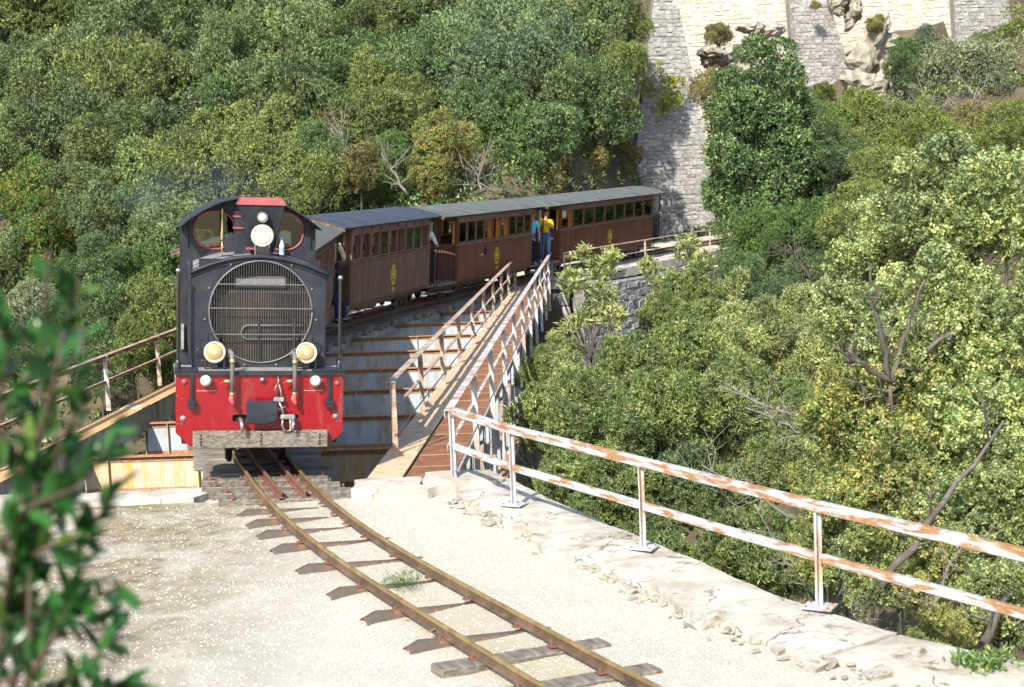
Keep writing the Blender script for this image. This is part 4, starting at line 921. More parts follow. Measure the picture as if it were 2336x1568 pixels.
# ------------------------------------------------------------------ carriages
def text_mesh(txt, size, mat, name='lettering'):
    cu = bpy.data.curves.new(name, 'FONT'); cu.body = txt; cu.size = size; cu.align_x = 'CENTER'; cu.align_y = 'CENTER'; cu.extrude = .0015
    ob = bpy.data.objects.new(name, cu); C.objects.link(ob); dg = bpy.context.evaluated_depsgraph_get(); dg.update()
    me = bpy.data.meshes.new_from_object(ob.evaluated_get(dg)); bpy.data.objects.remove(ob); me.materials.clear(); me.materials.append(mat); return me
SIDE = Matrix(((0, 0, 1, 0), (1, 0, 0, 0), (0, 1, 0, 0), (0, 0, 0, 1)))   # text x->y, y->z, normal -> +x
def carriage(label, s0, s1, roofmat, nwin, planks, number, dz=0, dry=False, plat=.85, plat2=None, blinds=True, shutter=True, people=None):
    a, b = tk(s0, 0, RAILZ), tk(s1, 0, RAILZ); L = (b-a).length; d = (b-a).normalized(); c = (a+b)/2
    yaw = math.atan2(d.x, d.y); sm = (s0+s1)/2; cant = float(np.interp(sm, TS, CANT))
    rot = Euler((math.asin(d.z), cant, -yaw)); root = thing('carriage', label, 'railway carriage', (c.x, c.y, c.z+dz), rot, 'wooden carriages of the train')
    wood = m['wood_dry'] if dry else m['wood']; plat2 = plat2 or plat; h = L/2; y0, y1 = -h+plat, h-plat2; yc_ = (y0+y1)/2; W = .93
    zb, zs_, zw, ze = .58, 1.56, 2.13, 2.37
    # roof
    pr = arch(W+.13, ze+.0, ze+.20, 16)
    r = curved(pr, -h, h, .035, 'roof', roofmat, root)
    curved([(x, z-.036) for x, z in arch(W+.12, ze, ze+.20, 16)], -h+.01, -h+.05, .05, 'roof_bow', m['dkred'] if False else wood, r)
    curved([(x, z-.036) for x, z in arch(W+.12, ze, ze+.20, 16)], h-.05, h-.01, .05, 'roof_bow', wood, r)
    MB().box(W+.10, W+.135, -h+.004, h-.004, ze-.035, ze-.004).build('gutter', m['slate'], r)
    for k in range(1, int(L/1.1)): curved([(x, z+.004) for x, z in arch(W+.125, ze, ze+.20, 16)], -h+k*1.1-.02, -h+k*1.1+.02, .003, 'roof_seam', roofmat, r)
    for sx in (1, -1):
        X = lambda p, q: (min(sx*p, sx*q), max(sx*p, sx*q))
        x0, x1 = X(W-.03, W)
        # lower side panel, made of boards
        bp_ = MB().box(x0, x1, y0, y1, zb, zs_-.03).build('side_panel', wood, root)
        n = int((y1-y0)/(.075 if planks else .16)); st = (y1-y0)/n
        if sx == 1:
            bd = []
            dd = .010 if planks else .004
            for i in range(n):
                yy = y0+i*st; bo = MB().box(W, W+dd, yy+.004, yy+st-.006, zb+.01, zs_-.045).mesh('board', wood); ob = mo('board', bo, bp_)
        sl = MB().box(*X(W-.05, W+.035), y0-.005, y1+.005, zs_-.035, zs_).build('window_sill', m['frieze'] if not dry else m['wood_dry'], root, bevel=.005)
        fz = MB().box(x0, x1, y0, y1, zw+.06, ze-.012).build('frieze', m['frieze'], root)
        MB().box(*X(W, W+.03), y0, y1, zw+.055, zw+.075).build('drip_rail', m['frieze'], fz)
        if dry and sx == 1:
            for i in range(nwin+1):
                yy = y0+.04+(y1-y0-.08)*i/nwin; MB().box(W, W+.022, yy-.02, yy+.02, zw+.076, ze-.02).build('frieze_batten', m['wood_dry'], fz)
        # pillars, window frames and panes
        for i in range(nwin+1):
            yy = y0+.045+(y1-y0-.09)*i/nwin; e = .045 if i in (0, nwin) else .03
            MB().box(*X(W-.045, W-.0), yy-e, yy+e, zs_, zw+.06).build('pillar', wood, root)
            MB().box(*X(W-.17, W-.046), yy-e*.9, yy+e*1.1, zs_, zw+.06).build('pillar_lining', m['orange'] if blinds else wood, root)  # orange linings carry the sun on the window reveals in their colour
        for i in range(nwin):
            w_ = (y1-y0-.09)/nwin; ya = y0+.045+w_*i+.05; yb = ya+w_-.10
            op = (rnd.random() < .35) if blinds else (rnd.random() < .75)       # some sashes are let down
            zt = zs_+.02; zt2 = zw+.05
            fr_ = MB().box(*X(W-.035, W-.012), ya, yb, zt, zt+.03).box(*X(W-.035, W-.012), ya, yb, zt2-.03, zt2).box(*X(W-.035, W-.012), ya, ya+.022, zt+.031, zt2-.031).box(*X(W-.035, W-.012), yb-.022, yb, zt+.031, zt2-.031)
            f_ = fr_.build('window', m['frieze'], root)
            if not op: MB().box(*X(W-.026, W-.022), ya+.023, yb-.023, zt+.031, zt2-.031).build('pane', m['glass'], f_)
    # ends with doors
    pa = plat
    for sy, ye in ((-1, y0), (1, y1)):
        plat = pa if sy < 0 else plat2
        Y = lambda p, q: (min(ye+sy*p, ye+sy*q), max(ye+sy*p, ye+sy*q))
        E_ = MB()
        E_.box(-W+.031, -.32, *Y(-.04, 0), zb, zs_); E_.box(.32, W-.031, *Y(-.04, 0), zb, zs_)
        E_.box(-W+.031, -.82, *Y(-.04, 0), zs_, ze); E_.box(.82, W-.031, *Y(-.04, 0), zs_, ze); E_.box(-.40, -.32, *Y(-.04, 0), zs_, ze); E_.box(.32, .40, *Y(-.04, 0), zs_, ze)
        E_.box(-.82, -.40, *Y(-.04, 0), zw+.05, ze); E_.box(.40, .82, *Y(-.04, 0), zw+.05, ze); E_.prism(arch(W-.03, ze, ze+.16, 10), *Y(-.04, 0)); E_.box(-.32, .32, *Y(-.04, 0), 2.28, ze)
        en = E_.build('end_wall', m['wood'], root)
        MB().box(-.82, -.40, *Y(-.024, -.02), zs_, zw+.05).box(.40, .82, *Y(-.024, -.02), zs_, zw+.05).build('end_pane', m['glass'], en)
        dr = MB().box(-.31, .31, *Y(-.03, .0), zb, 1.5).box(-.31, -.22, *Y(-.03, .0), 1.501, 2.27).box(.22, .31, *Y(-.03, .0), 1.501, 2.27).box(-.219, .219, *Y(-.03, .0), 2.15, 2.27).build('door', m['wood'], root)
        MB().box(-.22, .22, *Y(-.02, -.015), 1.5, 2.15).build('door_pane', m['glass'], dr); MB().ball((.25, ye+sy*.03, 1.35), .03, 0, 6).build('handle', m['brass'], dr, True)
        # platform, balustrade, roof stays, steps
        yo = ye+sy*(plat-.06)
        pl = MB().box(-.9, .9, min(ye, yo), max(ye, yo), zb-.09, zb-.02).build('platform', m['timber'], root, bevel=.01)
        R_ = MB().tube([(.88, ye+sy*.04, 1.5), (.88, yo-sy*.1, 1.5), (.78, yo, 1.5), (.32, yo, 1.5)], .018, 6).tube([(-.88, ye+sy*.04, 1.5), (-.88, yo-sy*.1, 1.5), (-.78, yo, 1.5), (-.32, yo, 1.5)], .018, 6)
        rl = R_.build('balustrade', m['iron'], root, True)
        bl = []
        for sx in (-1, 1):
            for k in range(6):
                t = k/5; bl.append((sx*.88, ye+sy*(.08+(plat-.3)*t)))
            for k in range(5): bl.append((sx*(.76-.1*k), yo))
        bm_ = MB().tube([(0, 0, zb-.02), (0, 0, 1.5)], .011, 5).mesh('baluster', m['iron'])
        for x, y in bl: o = mo('baluster', bm_, rl); o.location = (x, y, 0)
        for sx in (-1, 1): MB().tube([(sx*.86, yo, zb-.02), (sx*.86, yo, ze)], .02, 6).build('roof_post', m['iron'], root)
        gt = MB().box(-.3, .3, yo-.012, yo+.012, zb, zb+.03)
        for k in range(7): gt.tube([(-.27+.09*k, yo, zb+.03), (-.27+.09*k, yo, 1.45)], .008, 4)
        gt.tube([(-.3, yo, 1.45), (.3, yo, 1.45)], .014, 5).build('end_gate', m['iron'], root)
        for sx in (-1, 1):
            st_ = MB().box(min(sx*.72, sx*1.0), max(sx*.72, sx*1.0), ye+sy*(plat*.5)-.26, ye+sy*(plat*.5)+.26, .30, .33).build('step', m['timber'], root)
            MB().tube([(sx*.74, ye+sy*(plat*.5)-.22, .33), (sx*.74, ye+sy*(plat*.5)-.22, zb-.05)], .012, 4).tube([(sx*.74, ye+sy*(plat*.5)+.22, .33), (sx*.74, ye+sy*(plat*.5)+.22, zb-.05)], .012, 4).build('step_hanger', m['iron'], st_)
    MB().box(-W+.04, W-.04, y0+.01, y1-.01, zb-.08, zb-.0).build('floor', m['wood'], root); MB().box(-.55, -.42, -h+.1, h-.1, zb-.25, zb-.09).box(.42, .55, -h+.1, h-.1, zb-.25, zb-.09).build('sole_bar', m['iron'], root)
    for k in range(int((y1-y0)/.9)):
        yy = y0+.5+.9*k
        for sx in (-1, 1): MB().box(min(sx*.28, sx*.85), max(sx*.28, sx*.85), yy-.2, yy+.2, .98, 1.02).box(min(sx*.28, sx*.85), max(sx*.28, sx*.85), yy+.16, yy+.2, 1.02, 1.42).build('bench', m['orange'], root)
    # bogies and truss rod
    for yy in (y0+.55, y1-.55):
        bg_ = MB().box(-.46, .46, yy-.62, yy+.62, .26, .34).build('bogie', m['iron'], root)
        for q in (-.4, .4):
            w_ = MB()
            for sx in (-1, 1): w_.lathe([(.22, 0), (.22, .05), (.19, .055), (.19, .07), (.05, .07), (.001, .07)], 20, 0, Matrix.Translation((sx*.285, yy+q, .205)) @ Matrix.Rotation(sx*PI/2, 4, 'Y'))
            w_.tube([(-.3, yy+q, .205), (.3, yy+q, .205)], .035, 6); w_.build('wheelset', m['iron'], bg_)
            MB().box(.42, .50, yy+q-.08, yy+q+.08, .13, .30).build('axle_box', m['iron'], bg_, bevel=.01)
    MB().tube([(.6, y0+1.15, zb-.12), (.6, y0+1.75, .22), (.6, y1-1.75, .22), (.6, y1-1.15, zb-.12)], .014, 5).build('truss_rod', m['rubber'], root)
    MB().box(-.3, .3, yc_-.6, yc_+.6, .2, zb-.1).build('battery_box', m['iron'], root)
    # emblem and number
    em = MB(); ez, ey = 1.06, yc_
    for R0, R1 in ((.245, .220), (.190, .170)):
        for k in range(28):
            if R0 > .2 and k % 7 == 3: continue
            t0, t1 = 2*PI*k/28, 2*PI*(k+1)/28
            p = [(ey+R*math.cos(t)*.78, ez+R*math.sin(t)) for R, t in ((R0, t0), (R0, t1), (R1, t1), (R1, t0))]
            em.add([(W+.0125, *q) for q in p]+[(W+.0105, *q) for q in p], [(0, 1, 2, 3), (4, 7, 6, 5), (0, 4, 5, 1), (1, 5, 6, 2), (2, 6, 7, 3), (3, 7, 4, 0)])
    eo = em.build('emblem', m['yellow'], root)
    for txt, sz, dx, dzz in (('S', .30, 0, .0), ('H', .22, 0, 0)):
        o = mo('emblem_letter', text_mesh(txt, sz, m['yellow'], 'emblem_letter'), eo); o.matrix_local = Matrix.Translation((W+.013, ey+dx, ez+dzz)) @ SIDE
    o = mo('number_lettering', text_mesh(number, .13, m['yellow'], 'number_lettering'), root); o.matrix_local = Matrix.Translation((W+.0125, ey, .70)) @ SIDE
    root['_l'] = L
    return root, Matrix.Translation(root.location) @ rot.to_matrix().to_4x4(), L
CARS = []
CARS.append(carriage('first brown carriage, mostly hidden behind the loco cab, with a dull olive roof', 6.1, 16.75, m['roofdim'], 13, True, '154', 0, True, blinds=False))
CARS.append(carriage('second carriage with a blue grey roof and weathered vertical boards', 17.25, 24.55, m['roofblue'], 9, True, '155', .06, True, .8, .6, blinds=False))
CARS.append(carriage('third carriage with smooth brown sides in the middle of the train', 24.85, 32.95, m['roofgrey'], 9, False, '1151',   .02, plat=1.3, plat2=.85))
CARS.append(carriage('last carriage in front of the grey stone buttress', 33.35, 43.9, m['roofgrey'], 9, False, '1154', .0, plat=1.3, plat2=.9))
# ------------------------------------------------------------------ people
def skin_mesh(verts, edges, radii, name, sub=1):
    me = bpy.data.meshes.new(name); me.from_pydata(verts, edges, []); ob = bpy.data.objects.new(name, me); C.objects.link(ob)
    sk = ob.modifiers.new('s', 'SKIN'); sk.use_smooth_shade = True
    if not me.skin_vertices: 
        bpy.context.view_layer.objects.active = ob; bpy.ops.object.select_all(action='DESELECT'); ob.select_set(True)
        bpy.ops.object.mode_set(mode='EDIT'); bpy.ops.object.mode_set(mode='OBJECT')
    d = me.skin_vertices[0].data
    for i, r in enumerate(radii):
        d[i].radius = (r, r) if not isinstance(r, tuple) else r; d[i].use_root = (i == 0)
    ss_ = ob.modifiers.new('u', 'SUBSURF'); ss_.levels = sub; ss_.render_levels = sub
    dg = bpy.context.evaluated_depsgraph_get(); dg.update(); out = bpy.data.meshes.new_from_object(ob.evaluated_get(dg)); bpy.data.objects.remove(ob); out.name = name
    return out
def person(label, Mx, shirt, trousers, pose='stand', H=1.75, hair='short', arms='phone', sleeve=.5, skin=None, legs=True):
    k = H/1.75; sit = pose == 'sit'; lean = .28 if pose == 'lean' else 0
    sp = lambda x, y, z: (x*k, (y-lean*max(0, z-.95))*k, (z-(0 if not sit else .48))*k)
    J = {}; J['pel'] = sp(0, 0, .95); J['spi'] = sp(0, .01, 1.12); J['che'] = sp(0, .0, 1.33); J['nec'] = sp(0, -.005, 1.50); J['jaw'] = sp(0, -.03, 1.585); J['head'] = sp(0, -.015, 1.66); J['top'] = sp(0, .0, 1.715)
    for s_, n_ in ((-1, 'l'), (1, 'r')):
        J['sh'+n_] = sp(s_*.175, 0, 1.41)
        if arms == 'phone': J['el'+n_] = sp(s_*.25, -.06, 1.15); J['wr'+n_] = sp(s_*.10, -.27, 1.26); J['ha'+n_] = sp(s_*.05, -.32, 1.30)
        elif arms == 'rail': J['el'+n_] = sp(s_*.27, -.10, 1.16); J['wr'+n_] = sp(s_*.24, -.33, 1.10); J['ha'+n_] = sp(s_*.23, -.40, 1.10)
        else: J['el'+n_] = sp(s_*.24, .02, 1.13); J['wr'+n_] = sp(s_*.25, -.06, .90); J['ha'+n_] = sp(s_*.25, -.08, .82)
        J['hi'+n_] = sp(s_*.095, 0, .90)
        if sit: J['kn'+n_] = (s_*.11*k, -.42*k, .44*k); J['an'+n_] = (s_*.11*k, -.42*k, .06*k); J['to'+n_] = (s_*.12*k, -.56*k, .03*k)
        else: J['kn'+n_] = (s_*.105*k, -.03*k, .50*k); J['an'+n_] = (s_*.11*k, .02*k, .075*k); J['to'+n_] = (s_*.13*k, -.13*k, .035*k)
    R = dict(pel=.125, spi=.11, che=.125, nec=.05, jaw=.062, head=.088, top=.06, sh=.062, el=.042, wr=.029, ha=.034, hi=.085, kn=.058, an=.040, to=.035)
    def sub(names, edges, grow=0):
        vs = [J[n] for n in names]; rs = [(R[n] if n in R else R[n[:2]])*k+grow for n in names]; es = [(names.index(a), names.index(b)) for a, b in edges]; return vs, es, rs
    leg = [n+s_ for s_ in 'lr' for n in ('hi', 'kn', 'an', 'to')]; arm = [n+s_ for s_ in 'lr' for n in ('sh', 'el', 'wr', 'ha')]
    E = [('pel', 'spi'), ('spi', 'che'), ('che', 'nec'), ('nec', 'jaw'), ('jaw', 'head'), ('head', 'top')]
    for s_ in 'lr': E += [('che', 'sh'+s_), ('sh'+s_, 'el'+s_), ('el'+s_, 'wr'+s_), ('wr'+s_, 'ha'+s_), ('pel', 'hi'+s_), ('hi'+s_, 'kn'+s_), ('kn'+s_, 'an'+s_), ('an'+s_, 'to'+s_)]
    me = skin_mesh(*sub(['pel', 'spi', 'che', 'nec', 'jaw', 'head', 'top']+arm+leg, E), 'body')
    X = MB()
    for s_ in 'lr':                                              # fingers and thumb
        w_, h_ = Vector(J['wr'+s_]), Vector(J['ha'+s_]); d = (h_-w_).normalized(); sd = d.cross(Vector((0, 0, 1))).normalized() if abs(d.z) < .9 else Vector((1, 0, 0)); dn = d.cross(sd)
        if dn.z > 0: dn = -dn
        for q, ln in ((-.026, .062), (-.009, .075), (.009, .070), (.026, .055)): p = h_+sd*q*k+d*.015*k; X.tube([p, p+d*ln*.5*k, p+d*ln*.85*k+dn*ln*.4*k], [.009*k, .008*k, .006*k], 5)
        p = h_-d*.01; t_ = 1 if s_ == 'l' else -1; X.tube([p, p+sd*t_*.03*k+d*.015*k, p+sd*t_*.038*k+d*.045*k], [.011*k, .009*k, .007*k], 5)
    hd = Vector(J['head']); X.tube([hd+Vector((0, -.085, .012))*k, hd+Vector((0, -.112, -.018))*k, hd+Vector((0, -.09, -.028))*k], [.009*k, .015*k, .01*k], 6)   # nose
    for s_ in (-1, 1): X.ball(hd+Vector((s_*.088, .005, -.01))*k, .022*k, 0, 6, (.4, .8, 1.2))
    bm = bmesh.new(); bm.from_mesh(me); t_ = X.mesh('x', MAT['skin']); bm.from_mesh(t_); bm.to_mesh(me); bm.free(); me.shade_smooth(); me.materials.clear(); me.materials.append(skin or MAT['skin'])
    root = thing('person', label, 'person'); root.matrix_world = Mx; mo('body', me, root)
    ey = MB()
    for s_ in (-1, 1): ey.ball(hd+Vector((s_*.032, -.083, .014))*k, .011*k, 0, 6)
    ey.build('eyes', MAT['hair'], root); MB().box(hd.x-.024*k, hd.x+.024*k, hd.y-.083*k, hd.y-.075*k, hd.z-.058*k, hd.z-.050*k).build('mouth', MAT['dkred'], root)
    E1 = [e for e in E if e[0] in ('pel', 'spi') and e[1] in ('spi', 'che')]+[('che', 'sh'+s_) for s_ in 'lr']
    nm = ['pel', 'spi', 'che', 'shl', 'shr']
    J2 = dict(J)
    for s_ in 'lr': 
        a_, b_ = Vector(J['el'+s_]), Vector(J['wr'+s_]); J2['el'+s_] = J['el'+s_]; J['sv'+s_] = tuple(a_.lerp(b_, .75 if sleeve > .7 else .02)); R['sv'] = .036 if sleeve > .7 else .045
        if sleeve > .7: E1 += [('sh'+s_, 'el'+s_), ('el'+s_, 'sv'+s_)]; nm += ['el'+s_, 'sv'+s_]
        else:
            J['sv'+s_] = tuple(Vector(J['sh'+s_]).lerp(a_, .85)); R['sv'] = .052; E1 += [('sh'+s_, 'sv'+s_)]; nm += ['sv'+s_]
    J['nkb'] = tuple(Vector(J['che']).lerp(Vector(J['nec']), .6)); R['nkb'] = .055; R['nk'] = .055; E1 += [('che', 'nkb')]; nm += ['nkb']
    sm = skin_mesh(*sub(nm, E1, .016*k), 'shirt'); sm.shade_smooth(); sm.materials.clear(); sm.materials.append(shirt); mo('shirt', sm, root)
    if legs:
        nm = ['pel', 'hil', 'knl', 'anl', 'hir', 'knr', 'anr']; E2 = [('pel', 'hil'), ('hil', 'knl'), ('knl', 'anl'), ('pel', 'hir'), ('hir', 'knr'), ('knr', 'anr')]
        tm = skin_mesh(*sub(nm, E2, .014*k), 'trousers'); tm.shade_smooth(); tm.materials.clear(); tm.materials.append(trousers); mo('trousers', tm, root)
        sh_ = MB()
        for s_ in 'lr': a_, t2 = Vector(J['an'+s_]), Vector(J['to'+s_]); sh_.tube([a_+Vector((0, .05, -.03))*k, a_+Vector((0, -.02, -.035))*k, t2, t2+Vector((0, -.06, -.008))*k], [.035*k, .046*k, .042*k, .02*k], 8)
        sh_.build('shoes', MAT['white'] if shirt.name == 'cyan_cloth' or 'yellow' in shirt.name else MAT['hair'], root, True)
    if hair != 'bald':
        Hh = MB(); n = 10; c0 = hd+Vector((0, .018, .018))*k
        pr = [(max(.001, .104*k*math.sin(PI*i/n)), .104*k*math.cos(PI*i/n)) for i in range(0, 5 if hair == 'short' else 7)]
        Hh.lathe(pr, 14, 0, Matrix.Translation(c0) @ Matrix.Rotation(-.35, 4, 'X') @ Matrix.Diagonal((.93, 1.05, 1, 1)))
        if hair == 'long': Hh.tube([c0+Vector((0, .06, 0))*k, c0+Vector((0, .085, -.1))*k, c0+Vector((0, .075, -.22))*k], [.085*k, .07*k, .03*k], 8)
        Hh.build('hair', MAT['hair'], root, True)
    return root
cl = lambda n, c: mat_plain(n, c, .8, 0, .2)
jeans = cl('blue_jeans', (.10, .18, .33)); navy = cl('navy_cloth', (.012, .018, .045)); yel = cl('yellow_cloth', (.75, .46, .01)); cyan = cl('cyan_cloth', (.12, .48, .68)); crm = cl('cream_cloth', (.60, .48, .30)); wht = cl('white_cloth', (.6, .58, .55)); org = cl('orange_cloth', (.60, .16, .03)); bluep = cl('blue_cloth', (.06, .12, .35)); grey = cl('grey_cloth', (.22, .23, .26))
def on_car(i, x, y, z=.56, rot=0): M, L = CARS[i][1], CARS[i][2]; return M @ Matrix.Translation((x, (y if abs(y) < 50 else 0), z)) @ Matrix.Rotation(rot, 4, 'Z')
h = [c[2]/2 for c in CARS]
person('man in a yellow t-shirt and blue jeans standing on the last carriage platform', on_car(3, .78, -h[3]+.45, rot=.35), yel, jeans, H=1.66)
person('woman in a cyan t-shirt standing on the platform left of the man in yellow', on_car(2, .70, h[2]-.22, rot=.5), cyan, navy, H=1.64, hair='short', arms='down')
person('child with dark hair in a blue patterned top in front of the woman in cyan', on_car(2, .80, h[2]-.66, rot=.4), bluep, navy, H=1.15, hair='long', arms='phone')
person('bald man in a cream shirt leaning out between the first two carriages', on_car(1, .60, -h[1]+.34, rot=.5), crm, navy, pose='lean', H=1.74, hair='bald', arms='rail', sleeve=.9)
person('person in white at the far platform of the second carriage', on_car(1, .72, h[1]-.35, rot=.6), wht, navy, H=1.68, arms='rail', sleeve=.9)
person('person in blue standing on the rear platform of the last carriage', on_car(3, .60, h[3]-.40, rot=.9), grey, jeans, H=1.72, arms='rail')
person('passenger in a dark jacket leaning an arm out of the third carriage window', on_car(2, .70, -h[2]+3.4, z=.56, rot=0), navy, navy, pose='sit', H=1.7, arms='rail', sleeve=.9)
person('passenger in a yellow top sitting inside the last carriage', on_car(3, .62, -h[3]+4.0, z=.52, rot=PI), yel, jeans, pose='sit', H=1.7, arms='down')
person('passenger in white sitting at the near windows of the second carriage', on_car(1, .62, -h[1]+1.7, z=.52, rot=PI), wht, navy, pose='sit', H=1.72, arms='down', sleeve=.9)
person('passenger in grey sitting in the middle of the second carriage', on_car(1, .60, -h[1]+2.7, z=.52, rot=.2), grey, navy, pose='sit', H=1.72, arms='down', sleeve=.9)
person('passenger in cream sitting near the far end of the second carriage', on_car(1, .60, h[1]-1.9, z=.52, rot=.2), crm, navy, pose='sit', H=1.66, arms='down')
person('passenger whose head looks out of the first carriage window', on_car(0, .80, h[0]-1.6, z=.52, rot=.9), navy, navy, pose='sit', H=1.7, arms='down', sleeve=.9)
person('driver in an orange shirt behind the right cab window', LM @ Matrix.Translation((.40, 3.3, 1.25)) @ Matrix.Rotation(-.5, 4, 'Z'), org, navy, H=1.62, arms='rail')
# ------------------------------------------------------------------ foliage
def nrmz(v): return v/np.maximum(np.linalg.norm(v, axis=-1, keepdims=True), 1e-9)
def leaves(rg, pos, dirs, k, ln, lw, slen, up=.35, pinnate=False, tri=2, curl=.18, vary=.35, outw=None):
    """k leaves on each small twig; returns V, F"""
    n = len(pos); t = (np.arange(k)+.5)/k
    base = pos[:, None]+dirs[:, None]*(t[None, :, None]*slen)*rg.uniform(.7, 1.3, (n, 1, 1))
    rv = nrmz(rg.normal(size=(n, 3))); side = nrmz(np.cross(dirs, rv)); oth = np.cross(dirs, side)
    if pinnate:
        sg = np.where(np.arange(k) % 2 == 0, 1, -1)[None, :, None]; ld = nrmz(side[:, None]*sg+dirs[:, None]*.35+rg.normal(size=(n, k, 3))*.15); nr = nrmz(np.broadcast_to(oth[:, None], ld.shape)*.7+(0 if outw is None else outw[:, None])*.8+rg.normal(size=(n, k, 3))*.25)
    else:
        a = rg.uniform(0, 2*PI, (n, k, 1)); ld = nrmz(dirs[:, None]*.75+(side[:, None]*np.cos(a)+oth[:, None]*np.sin(a))*.85+np.array([0, 0, up*.4])+rg.normal(size=(n, k, 3))*.2)
        nr = rg.normal(size=(n, k, 3))*.42+np.array([0, 0, up*.6])+(dirs if outw is None else outw)[:, None]*1.0
    s = nrmz(np.cross(nr, ld)); nn = np.cross(ld, s); L = ln*rg.uniform(1-vary, 1+vary, (n, k, 1)); W = lw*rg.uniform(1-vary, 1+vary, (n, k, 1))
    b = base; tip = b+ld*L-nn*L*curl*.6
    if tri == 2:
        mid = b+ld*L*.48; l = mid+s*W*.5+nn*W*curl; r = mid-s*W*.5+nn*W*curl
        V = np.stack([b, r, tip, l], 2).reshape(-1, 3); m_ = n*k; F = (np.array([(0, 1, 2), (0, 2, 3)])[None]+4*np.arange(m_)[:, None, None]).reshape(-1, 3)
    else:
        m1, m2 = b+ld*L*.28, b+ld*L*.72
        V = np.stack([b, m1-s*W*.46+nn*W*curl, m2-s*W*.44+nn*W*curl, tip, m2+s*W*.44+nn*W*curl, m1+s*W*.46+nn*W*curl], 2).reshape(-1, 3); m_ = n*k
        F = (np.array([(0, 1, 5), (1, 2, 5), (2, 4, 5), (2, 3, 4)])[None]+6*np.arange(m_)[:, None, None]).reshape(-1, 3)
    return V, F
def blobs(rg, R, nb, rmin=.26, rmax=.46, fill=.62):
    R = np.array(R); d = nrmz(rg.normal(size=(nb, 3))); d[:, 2] = d[:, 2]*.9+.1; c = d*R*(fill*rg.uniform(.12, 1, (nb, 1))**.5); r = rg.uniform(rmin, rmax, nb)*R.mean()
    return c, r
def crown(name, seed, R, nb, nspray, k, ln, lw, slen, mat, up=.35, pinnate=False, tri=2, rmin=.26, rmax=.46, fill=.62, upright=.45, shell=.82, loose=.0, cone=0):
    rg = np.random.default_rng(seed); c, r = blobs(rg, R, nb, rmin, rmax, fill); c[:, :2] *= (1-cone*(c[:, 2:3]/R[2]+1)/2); r = r*(1-cone*.5*(c[:, 2]/R[2]+1)/2); out = []; dd = []; oo = []; got = 0
    while got < nspray:
        n = nspray*2; b = rg.choice(nb, n, p=r**2/(r**2).sum()); d = nrmz(rg.normal(size=(n, 3))+np.array([0, 0, .25])); lump = 1+.16*np.sin(d[:, 0]*7+b)*np.cos(d[:, 2]*6+b*2)
        p = c[b]+d*(r[b]*lump*rg.uniform(shell-loose, 1.0, n))[:, None]
        ins = (np.linalg.norm(p[:, None]-c[None], axis=2) < r[None]*.74).sum(1) > 0
        cutoff = p[:, 2] > -R[2]*.92
        ok = (~ins) & cutoff; p = p[ok]; d = d[ok]; out.append(p); oo.append(d); dd.append(nrmz(d+np.array([0, 0, upright])+rg.normal(size=d.shape)*.45)); got += len(p)
    p = np.concatenate(out)[:nspray]; d = np.concatenate(dd)[:nspray]
    V, F = leaves(rg, p, d, k, ln, lw, slen, up, pinnate, tri, outw=np.concatenate(oo)[:nspray]); me = fast_mesh(name, V, F, mat); return me, c, r
def limbs(name, seed, c, r, H, Rz, rad, mat, every=1, twigs=2, spread=.0, stems=1):
    """trunk from -H up into the crown, one limb to each leafy clump and twigs at its end"""
    rg = random.Random(seed); M = MB(); fork = Vector((rg.uniform(-.1, .1), rg.uniform(-.1, .1), -Rz*.7))
    for q in range(stems):
        off = Vector((rg.uniform(-1, 1), rg.uniform(-1, 1), 0))*spread if stems > 1 else Vector((0, 0, 0)); f2 = fork+off*.6
        pts = [Vector((off.x*.3, off.y*.3, -H)), Vector((off.x*.4+rg.uniform(-.1, .1), off.y*.4, -H*.6-Rz*.3)), f2]
        M.tube(pts, [rad*1.2, rad*.95, rad*.75], 7)
        for i in range(q, len(c), every*stems):
            e = Vector(c[i].tolist()); m1 = f2.lerp(e, .5)+Vector((rg.uniform(-.15, .15), rg.uniform(-.15, .15), -.12*(e-f2).length)); M.tube([f2, m1, e], [rad*.5, rad*.3, rad*.12], 5)
            for t in range(twigs):
                d = Vector((rg.gauss(0, 1), rg.gauss(0, 1), rg.gauss(.4, .8))).normalized(); e2 = e+d*float(r[i])*.95; M.tube([e, e.lerp(e2, .5)+Vector((0, 0, -.03)), e2], [rad*.12, rad*.08, rad*.03], 4)
    return M.build(name, mat)
PROTO = {}
def proto(key, kind_name, n, **kw):
    L = []
    for i in range(n):
        a = dict(kw); Rr = a.pop('R'); H = a.pop('H'); rad = a.pop('rad', .07); tw = a.pop('twigs', 2); st = a.pop('stems', 1); spr = a.pop('spread', 0); sd = a.pop('seed')+i*17
        me, c, r = crown('crown', sd, Rr, **a) if False else crown('crown', sd, Rr, **a)
        lo = limbs('trunk', sd, c, r, H, Rr[2], rad, MAT['bark'], 1, tw, spr, st); lm_ = lo.data; bpy.data.objects.remove(lo)
        L.append((me, lm_, H, Rr))
    PROTO[key] = L
proto('oak', 'oak', 6, seed=11, R=(2.6, 2.2, 2.1), H=4.2, nb=58, nspray=6200, k=5, ln=.118, lw=.056, slen=.14, mat=LF['oak'], rmin=.10, rmax=.34, fill=1.08, loose=.10, upright=.6)
proto('loose', 'loose', 2, seed=200, R=(2.2, 2.0, 2.2), H=4.2, nb=26, nspray=2900, k=5, ln=.14, lw=.066, slen=.2, mat=LF['autumn'], rmin=.18, rmax=.34, fill=.8, loose=.25)
proto('laurel', 'laurel', 4, seed=300, R=(1.6, 1.5, 1.7), H=4.5, nb=26, nspray=3600, k=7, ln=.125, lw=.034, slen=.13, mat=LF['laurel'], rmin=.16, rmax=.34, fill=.85, upright=.9, loose=.3, rad=.06, twigs=3)
